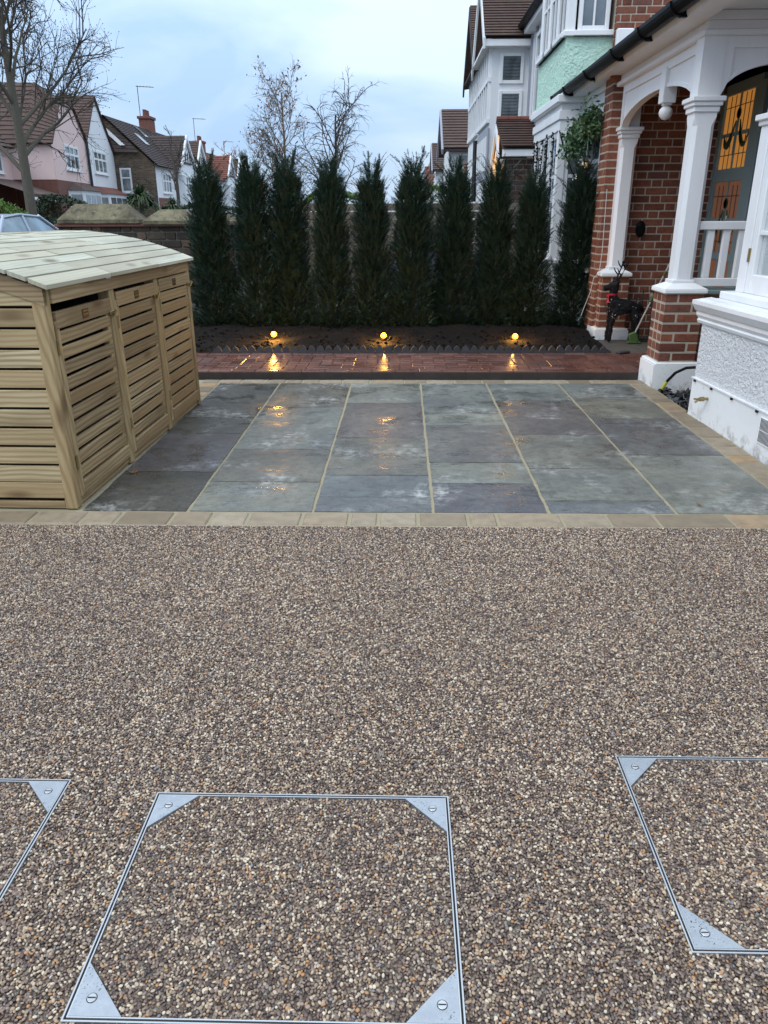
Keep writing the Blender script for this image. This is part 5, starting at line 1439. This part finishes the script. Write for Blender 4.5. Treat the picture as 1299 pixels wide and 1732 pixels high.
WW = thing('semi_detached_house', 'white rendered house with a tall pointed gable beside the pink one', 'house', (-17.5, 48, 0))
gable_wall(WW, GL, [(10.0, 2.9), (16.25, 2.9), (16.25, 4.6), (12.75, 7.6), (10.0, 5.1)], -1, -.002, 'white_far')
gable_wall(WW, GL, [(10.0, -.1), (16.2, -.1), (16.2, 2.9), (10.0, 2.9)], -1, .03, 'far_brick', 'brick_base')
q = MB(); roof_pair(q, 10.0, 16.3, 5.15, 4.6, 12.75, 7.65, -6, .12, .1, 16); q.build('roof', 'tile', WW, GL)
window(WW, GL, 11.2, 13.95, 3.6, 4.8, 3, 1, .12, .1, .05, 'white_far', 'glass_pale', transom=.62)
bay_window(WW, 10.6, 15.6, 1.2, 2.52, .7, 'tile_red', GL, 3)
q = MB()
for u in (9.6, 10.6): q.lathe(GL @ Vector((u + 4.5, -5.5, 7.4)), [(.16, 0), (.13, .5), (.17, .52), (.17, .62)], 10)
q.build('chimney_pots', 'far_brick', WW)

def terrace(label, y0, X, seed, side=True, tile='tile_dark', tile2='tile', zoff=0.):
    fx = frame((X, y0, zoff), (0, 1, 0), (1, 0, 0)); L = 17
    t = thing('terraced_house', label, 'house', (X - 2, y0 + 8, 0))
    gable_wall(t, fx, [(0, -.4), (L, -.4), (L, 4.35), (0, 4.35)], -5.6, 0, 'white_far')
    MB().box(.1, -1, -.4, 2.5, .012, 2.4).build('brick_base', 'far_brick', t, fx)
    q = MB()
    tiled_slope(q, (-.3, .3, 4.2), (L, .3, 4.2), (-.3, -2.8, 7.05), (L, -2.8, 7.05), 22, .05); tiled_slope(q, (-.3, -5.9, 4.2), (L, -5.9, 4.2), (-.3, -2.8, 7.05), (L, -2.8, 7.05), 8, .05)
    q.build('roof', tile, t, fx)
    if side:
        MB().prism([(-5.6, -.4), (0, -.4), (0, 4.3), (-2.8, 6.9), (-5.6, 4.3)], -.1, .0, lambda a, b, d: (d, a, b)).build('side_wall', 'far_stock', t, fx)
        q = MB(); tiled_slope(q, (-.32, -.8, 4.95), (-.32, -3.4, 5.0), (-.1, -1.9, 6.1), (-.1, -3.0, 6.5), 6, .04); q.build('side_roof', tile, t, fx)
        MB().prism([(-3.3, 6.65), (-3.0, 6.65), (-1.6, 5.35), (-1.9, 5.35)], -.42, -.34, lambda a, b, d: (d, a, b)).build('bargeboard', 'white_far', t, fx)
        window(t, frame((X, y0, zoff), (-1, 0, 0), (0, -1, 0)) @ Matrix.Translation((0, .1, 0)), 1.5, 2.2, 2.7, 4.1, 1, 1, .1, .08, .05, 'white_far', 'glass_pale', transom=.6)
    for a, b, mt in ((4.3, 7.6, tile), (8.3, 11.4, tile2)):
        m_ = (a + b) / 2
        gable_wall(t, fx, [(a, 3.9), (b, 3.9), (b, 4.6), (m_, 6.35), (a, 4.6)], -.9, .45, 'white_far', 'gable')
        gable_wall(t, fx, [(a + .3, 1.6), (b - .3, 1.6), (b - .3, 3.9), (a + .3, 3.9)], -.4, .55, 'white_far', 'bay')
        q = MB(); roof_pair(q, a, b, 4.6, 4.6, m_, 6.42, -3.2, .5, .15, 12); q.build('gable_roof', mt, t, fx)
        q = MB()
        for s, e in ((a, -1), (b, 1)): q.prism([(m_, 6.45), (m_, 6.2), (s + e * .12, 4.35), (s + e * .12, 4.6)], .5, .62, lambda a_, b_, d: (a_, d, b_))
        q.build('bargeboard', 'white_far', t, fx)
        f7 = fx @ Matrix.Translation((0, .55, 0)); window(t, f7, a + .5, b - .5, 2.75, 3.85, 4, 1, .1, .09, .04, 'white_far', 'glass', transom=.6)
        window(t, f7, a + .6, b - .6, 1.0, 1.75, 4, 1, .1, .09, .04, 'white_far', 'glass', sill=False)
        q = MB(); [q.box(m_ - .9 + k * .55, .455, 4.7, m_ - .82 + k * .55, .5, 5.3) for k in range(4)]; q.box(m_ - 1.1, .455, 4.62, m_ + 1.1, .51, 4.74); q.build('timber_strips', 'tile_dark', t, fx)
    window(t, fx, 1.2, 3.2, 2.7, 3.9, 3, 1, .1, .09, .05, 'white_far', 'glass', transom=.6)
    window(t, fx, 12.6, 14.6, 2.7, 3.9, 3, 1, .1, .09, .05, 'white_far', 'glass', transom=.6)
    for u, v_ in ((4.6, -2.2), (2.4, -1.5)):
        n_ = 4.2 + (7.05 - 4.2) * (.3 - v_) / 3.1
        q = MB(); q.add([(u, v_ + .35, n_ - .32 + .1), (u + .8, v_ + .35, n_ - .32 + .1), (u + .8, v_ - .35, n_ + .32 + .1), (u, v_ - .35, n_ + .32 + .1)], [(0, 1, 2, 3)]); q.build('skylight', 'glass_pale', t, fx)
    uc = 8.2
    ch = MB().box(uc, -3.3, 6.2, uc + 1.15, -2.5, 7.7, .02).box(uc - .08, -3.38, 7.7, uc + 1.23, -2.42, 7.88, .02).build('chimney', 'far_brick', t, fx)
    q = MB(); [q.lathe(fx @ Vector((uc + .22 + k * .36, -2.9, 7.88)), [(.14, 0), (.11, .4), (.14, .42)], 8) for k in range(3)]; q.build('chimney_pots', 'far_brick', ch)
    ae = MB(); p = fx @ Vector((uc + .2, -3.2, 7.8)); ae.tube([p, p + Vector((0, 0, 2.0))], .025, 4); ae.tube([p + Vector((-.1, 0, 1.95)), p + Vector((1.1, .2, 1.9))], .02, 4)
    for k in range(5): ae.tube([p + Vector((.1 + k * .2, -.25, 1.93)), p + Vector((.1 + k * .2, .25, 1.93))], .012, 3)
    ae.build('aerial', 'twig', t)
terrace('white gabled terrace with a brown brick side wall and dark roof', 51, -15.4, 1)
terrace('white gabled terrace farther off, past the brown brick one, under a red roof', 70, -16.4, 2, False, 'tile_red', 'tile')
terrace('farthest white terrace on the left, mostly hidden by the second yew', 90, -18.0, 3, False, 'tile_red', 'tile_red', -.3)

# ------------------------------------------------------------------ neighbours on the right
def white_house():
    t = thing('gabled_house', 'tall white timbered house with brown tiled gable next door', 'house', (3, 16, 0))
    MB().box(2.17, 12.35, -.1, 7, 19.5, 4.25).build('front_wall', 'white_far', t)
    # strips on the flat wall
    q = MB()
    for y in (12.5, 13.05, 14.15, 14.7): q.box(2.14, y, 2.75, 2.168, y + .1, 4.2)
    q.box(2.13, 12.4, 2.70, 2.17, 14.9, 2.80); q.build('timber_strips', 'grey_paint', t)
    FW = frame((2.165, 0, 0), (0, 1, 0), (-1, 0, 0)); window(t, FW, 13.2, 14.1, 2.85, 4.05, 2, 1, .07, .05, .04, 'white_far', 'glass', transom=.68)
    for b, (y0, y1) in enumerate(((14.95, 17.0), (17.2, 19.3))):
        X0 = 1.52
        MB().box(X0, y0, 1.2, 2.3, y1, 4.1).build('bay', 'white_far', t)
        MB().box(X0 + .12, y0 + .1, -.1, 2.3, y1 - .1, 1.2).build('bay_base', 'white_far', t)
        q = MB()
        for k in range(6): q.box(X0 - .05, y0 + .02 + k * .385, 2.93, X0 + .002, y0 + .10 + k * .385, 4.05)
        for z in (2.86, 3.50, 4.0): q.box(X0 - .055, y0, z, X0 + .001, y1, z + .07)
        q.build('timber_strips', 'white', t)
        for k in range(5): MB().box(X0 - .008, y0 + .11 + k * .385, 2.94, X0 + .003, y0 + .395 + k * .385, 3.49).box(X0 - .008, y0 + .11 + k * .385, 3.58, X0 + .003, y0 + .395 + k * .385, 3.99).build('window', 'glass_pale', t)
        q = MB().box(X0 - .02, y0 - .02, 1.95, X0 + .004, y1, 2.78); q.build('lower_panel', 'grey_paint' if b == 0 else 'white_far', t)
        q = MB()
        for k in range(5): q.box(X0 - .035, y0 + .16 + k * .38, 2.10, X0 - .019, y0 + .40 + k * .38, 2.66)
        q.build('panel_inset', 'white_far', t)
        FS = frame((0, y0 - .002, 0), (1, 0, 0), (0, -1, 0))
        if b == 0:
            window(t, FS, 1.66, 2.07, 3.46, 3.93, 1, 1, .055, .03, .03, 'white', 'glass_pale', sill=False)
            w = window(t, FS, 1.66, 2.07, 2.72, 3.36, 1, 1, .055, .03, .03, 'white', 'glass_pale')
            for z0, z1 in ((3.5, 3.9), (2.77, 3.32)):
                q = MB(); z = z0 + .02
                while z < z1: q.box(1.71, .008, z, 2.02, .02, z + .022); z += .05
                q.build('shutter_slat', 'glass', w, FS)
        ye, yf, ym = y0 - .22, y1 + .12, (y0 + y1) / 2
        q = MB(); tiled_slope(q, (1.36, ye, 4.14), (2.3, ye, 4.14), (1.36, ym, 5.35), (3.4, ym, 5.35), 24, .02); tiled_slope(q, (1.36, yf, 4.0), (2.3, yf, 4.14), (1.36, ym, 5.35), (3.4, ym, 5.35), 24, .02)
        q.build('gable_roof', 'tile', t)
        mt = 'white' if b == 0 else 'tile_dark'
        q = MB()
        for yy, s, ze in ((ye, 1, 4.14), (yf, -1, 4.0)):
            q.prism([(yy, ze - .02), (ym, 5.32), (ym, 5.15), (yy + s * .02, ze - .18)], 1.34, 1.375, lambda a, c, d: (d, a, c))
        q.build('bargeboard', mt, t)
        MB().prism([(y0, 4.1), (y1, 4.1), (ym, 5.2)], 1.53, 2.2, lambda a, c, d: (d, a, c)).build('gable', 'white_far', t)
        MB().box(1.37, ye + .03, 4.0, 2.25, y0 - .003, 4.10, .004).build('eaves_board', 'white', t)
        MB().box(1.36, y0 + .0, 4.02, 1.6, y1 + .1, 4.06).build('soffit', mt, t)
    q = MB(); tiled_slope(q, (2.0, 12.35, 4.3), (2.0, 19.5, 4.3), (4.8, 12.35, 6.6), (4.8, 19.5, 6.6), 26, .03); q.build('main_roof', 'tile', t)
    g = MB(); g.tube([(1.98, 12.2, 4.3), (1.98, 14.9, 4.3)], .06, 8); g.tube([(2.1, 12.9, 4.3), (2.1, 12.9, 2.2)], .04, 6); g.build('gutter', 'black', t)
    MB().box(2.02, 12.3, 4.16, 2.2, 14.9, 4.28, .004).build('fascia', 'white', t)
    MB().tube([(1.47, 17.1, 1.6), (1.47, 17.1, 2.75)], .05, 6).build('drainpipe', 'black_matt', t)
    # small tiled porch in brown brick
    p = MB().box(1.66, 13.512, -.1, 2.17, 14.6, 2.2).build('porch', 'mortar_grey', t)
    bricks(p, (1.65, 13.5, 0), (1, 0, 0), (0, -1, 0), .52, 1.25, 2.19, .078, 'brick_dark', .19, .016)
    q = MB(); tiled_slope(q, (1.58, 13.32, 2.36), (2.19, 13.32, 2.36), (1.53, 13.95, 2.80), (2.12, 13.95, 2.80), 11, .022); tiled_slope(q, (1.58, 14.7, 2.3), (2.19, 14.7, 2.3), (1.53, 13.95, 2.80), (2.12, 13.95, 2.80), 8, .022); q.build('porch_roof', 'tile', t)
    q = MB()
    for k in range(3): q.tube([(1.535 + k * .196, 13.95, 2.81), (1.725 + k * .196, 13.95, 2.81)], .045, 8)
    q.build('ridge_tiles', 'tile_red', t)
    MB().box(1.60, 13.36, 2.22, 2.16, 13.52, 2.33, .004).build('porch_fascia', 'white', t)
    MB().prism([(13.4, 2.2), (13.95, 2.74), (13.95, 2.60), (13.5, 2.12)], 1.52, 1.55, lambda a, c, d: (d, a, c)).prism([(14.66, 2.1), (13.95, 2.74), (13.95, 2.60), (14.58, 2.02)], 1.52, 1.55, lambda a, c, d: (d, a, c)).build('porch_bargeboard', 'white', t)
    MB().prism([(14.0, 1.5), (14.62, 1.5), (14.60, 2.05), (14.0, 2.58)], 1.575, 1.60, lambda a, c, d: (d, a, c)).build('gable_glow_panel', 'warm', t)  # emission painted in for lamplight on the gable wood
white_house()
def right_house(label, X, y0, s, tile, roof2=None):
    fx = frame((X, y0, 0), (0, 1, 0), (-1, 0, 0)); t = thing('gabled_house', label, 'house', (X + 3, y0 + 4, 0))
    MB().box(0, -6, -.1, 9, -.0, 3.9 * s).build('front_wall', 'white_far', t, fx)
    MB().box(-.0, -.9, -.1, 4.2, .75, 3.75 * s).build('bay', 'white_far', t, fx)
    FS = fx @ Matrix.Translation((0, 0, 0)) @ frame((0, 0, 0), (0, -1, 0), (-1, 0, 0))
    window(t, FS, -.42, .25, 3.0 * s, 3.55 * s, 1, 1, .08, .05, .05, 'white', 'glass_pale', sill=False)
    window(t, FS, -.42, .25, 1.9 * s, 2.85 * s, 1, 1, .08, .05, .05, 'white', 'glass')
    q = MB(); tiled_slope(q, (-.45, 1.0, 3.72 * s), (-.45, -1.0, 3.72 * s), (2.1, 1.0, 5.35 * s), (2.1, -3, 5.35 * s), 14, .04); tiled_slope(q, (4.6, 1.0, 3.72 * s), (4.6, -1.0, 3.72 * s), (2.1, 1.0, 5.35 * s), (2.1, -3, 5.35 * s), 14, .04); q.build('gable_roof', tile, t, fx)
    q = MB(); [q.prism([(a, 3.68 * s), (2.1, 5.32 * s), (2.1, 5.1 * s), (a + e, 3.5 * s)], 1.0, 1.08, lambda p_, r_, d: (p_, d, r_)) for a, e in ((-.45, .1), (4.6, -.1))]; q.build('bargeboard', 'grey_paint', t, fx)
    MB().prism([(0, 3.75 * s), (4.2, 3.75 * s), (2.1, 5.2 * s)], -.5, .7, lambda p_, r_, d: (p_, d, r_)).build('gable', 'tile_dark', t, fx)
    MB().box(-.42, -.85, 3.62 * s, .0, .95, 3.70 * s).build('eaves_board', 'tile_dark', t, fx)
    q = MB(); tiled_slope(q, (0, .3, 3.9 * s), (9, .3, 3.9 * s), (0, -3.2, 6.0 * s), (9, -3.2, 6.0 * s), 16, .04); q.build('main_roof', tile, t, fx)
    return t
right_house('white house with brown gable just past the tall white one', 2.62, 34, 1.03, 'tile')
right_house('more distant white house with brown gable, third along the right side', 2.95, 55, 1.10, 'tile')
right_house('farthest white house with a reddish gable at the end of the right side', 3.3, 85, 1.13, 'tile_red')
np_ = thing('brick_porch', 'small brown tiled brick porch far down the right side, behind the seventh yew', 'porch', (2.4, 30, 0))
MB().box(2.35, 29.8, -.1, 3.2, 31.5, 2.1).build('wall', 'far_brick', np_)
q = MB(); tiled_slope(q, (2.2, 29.5, 2.15), (3.3, 29.5, 2.15), (2.2, 30.4, 3.15), (3.3, 30.4, 3.15), 9, .03); q.build('roof', 'tile', np_)
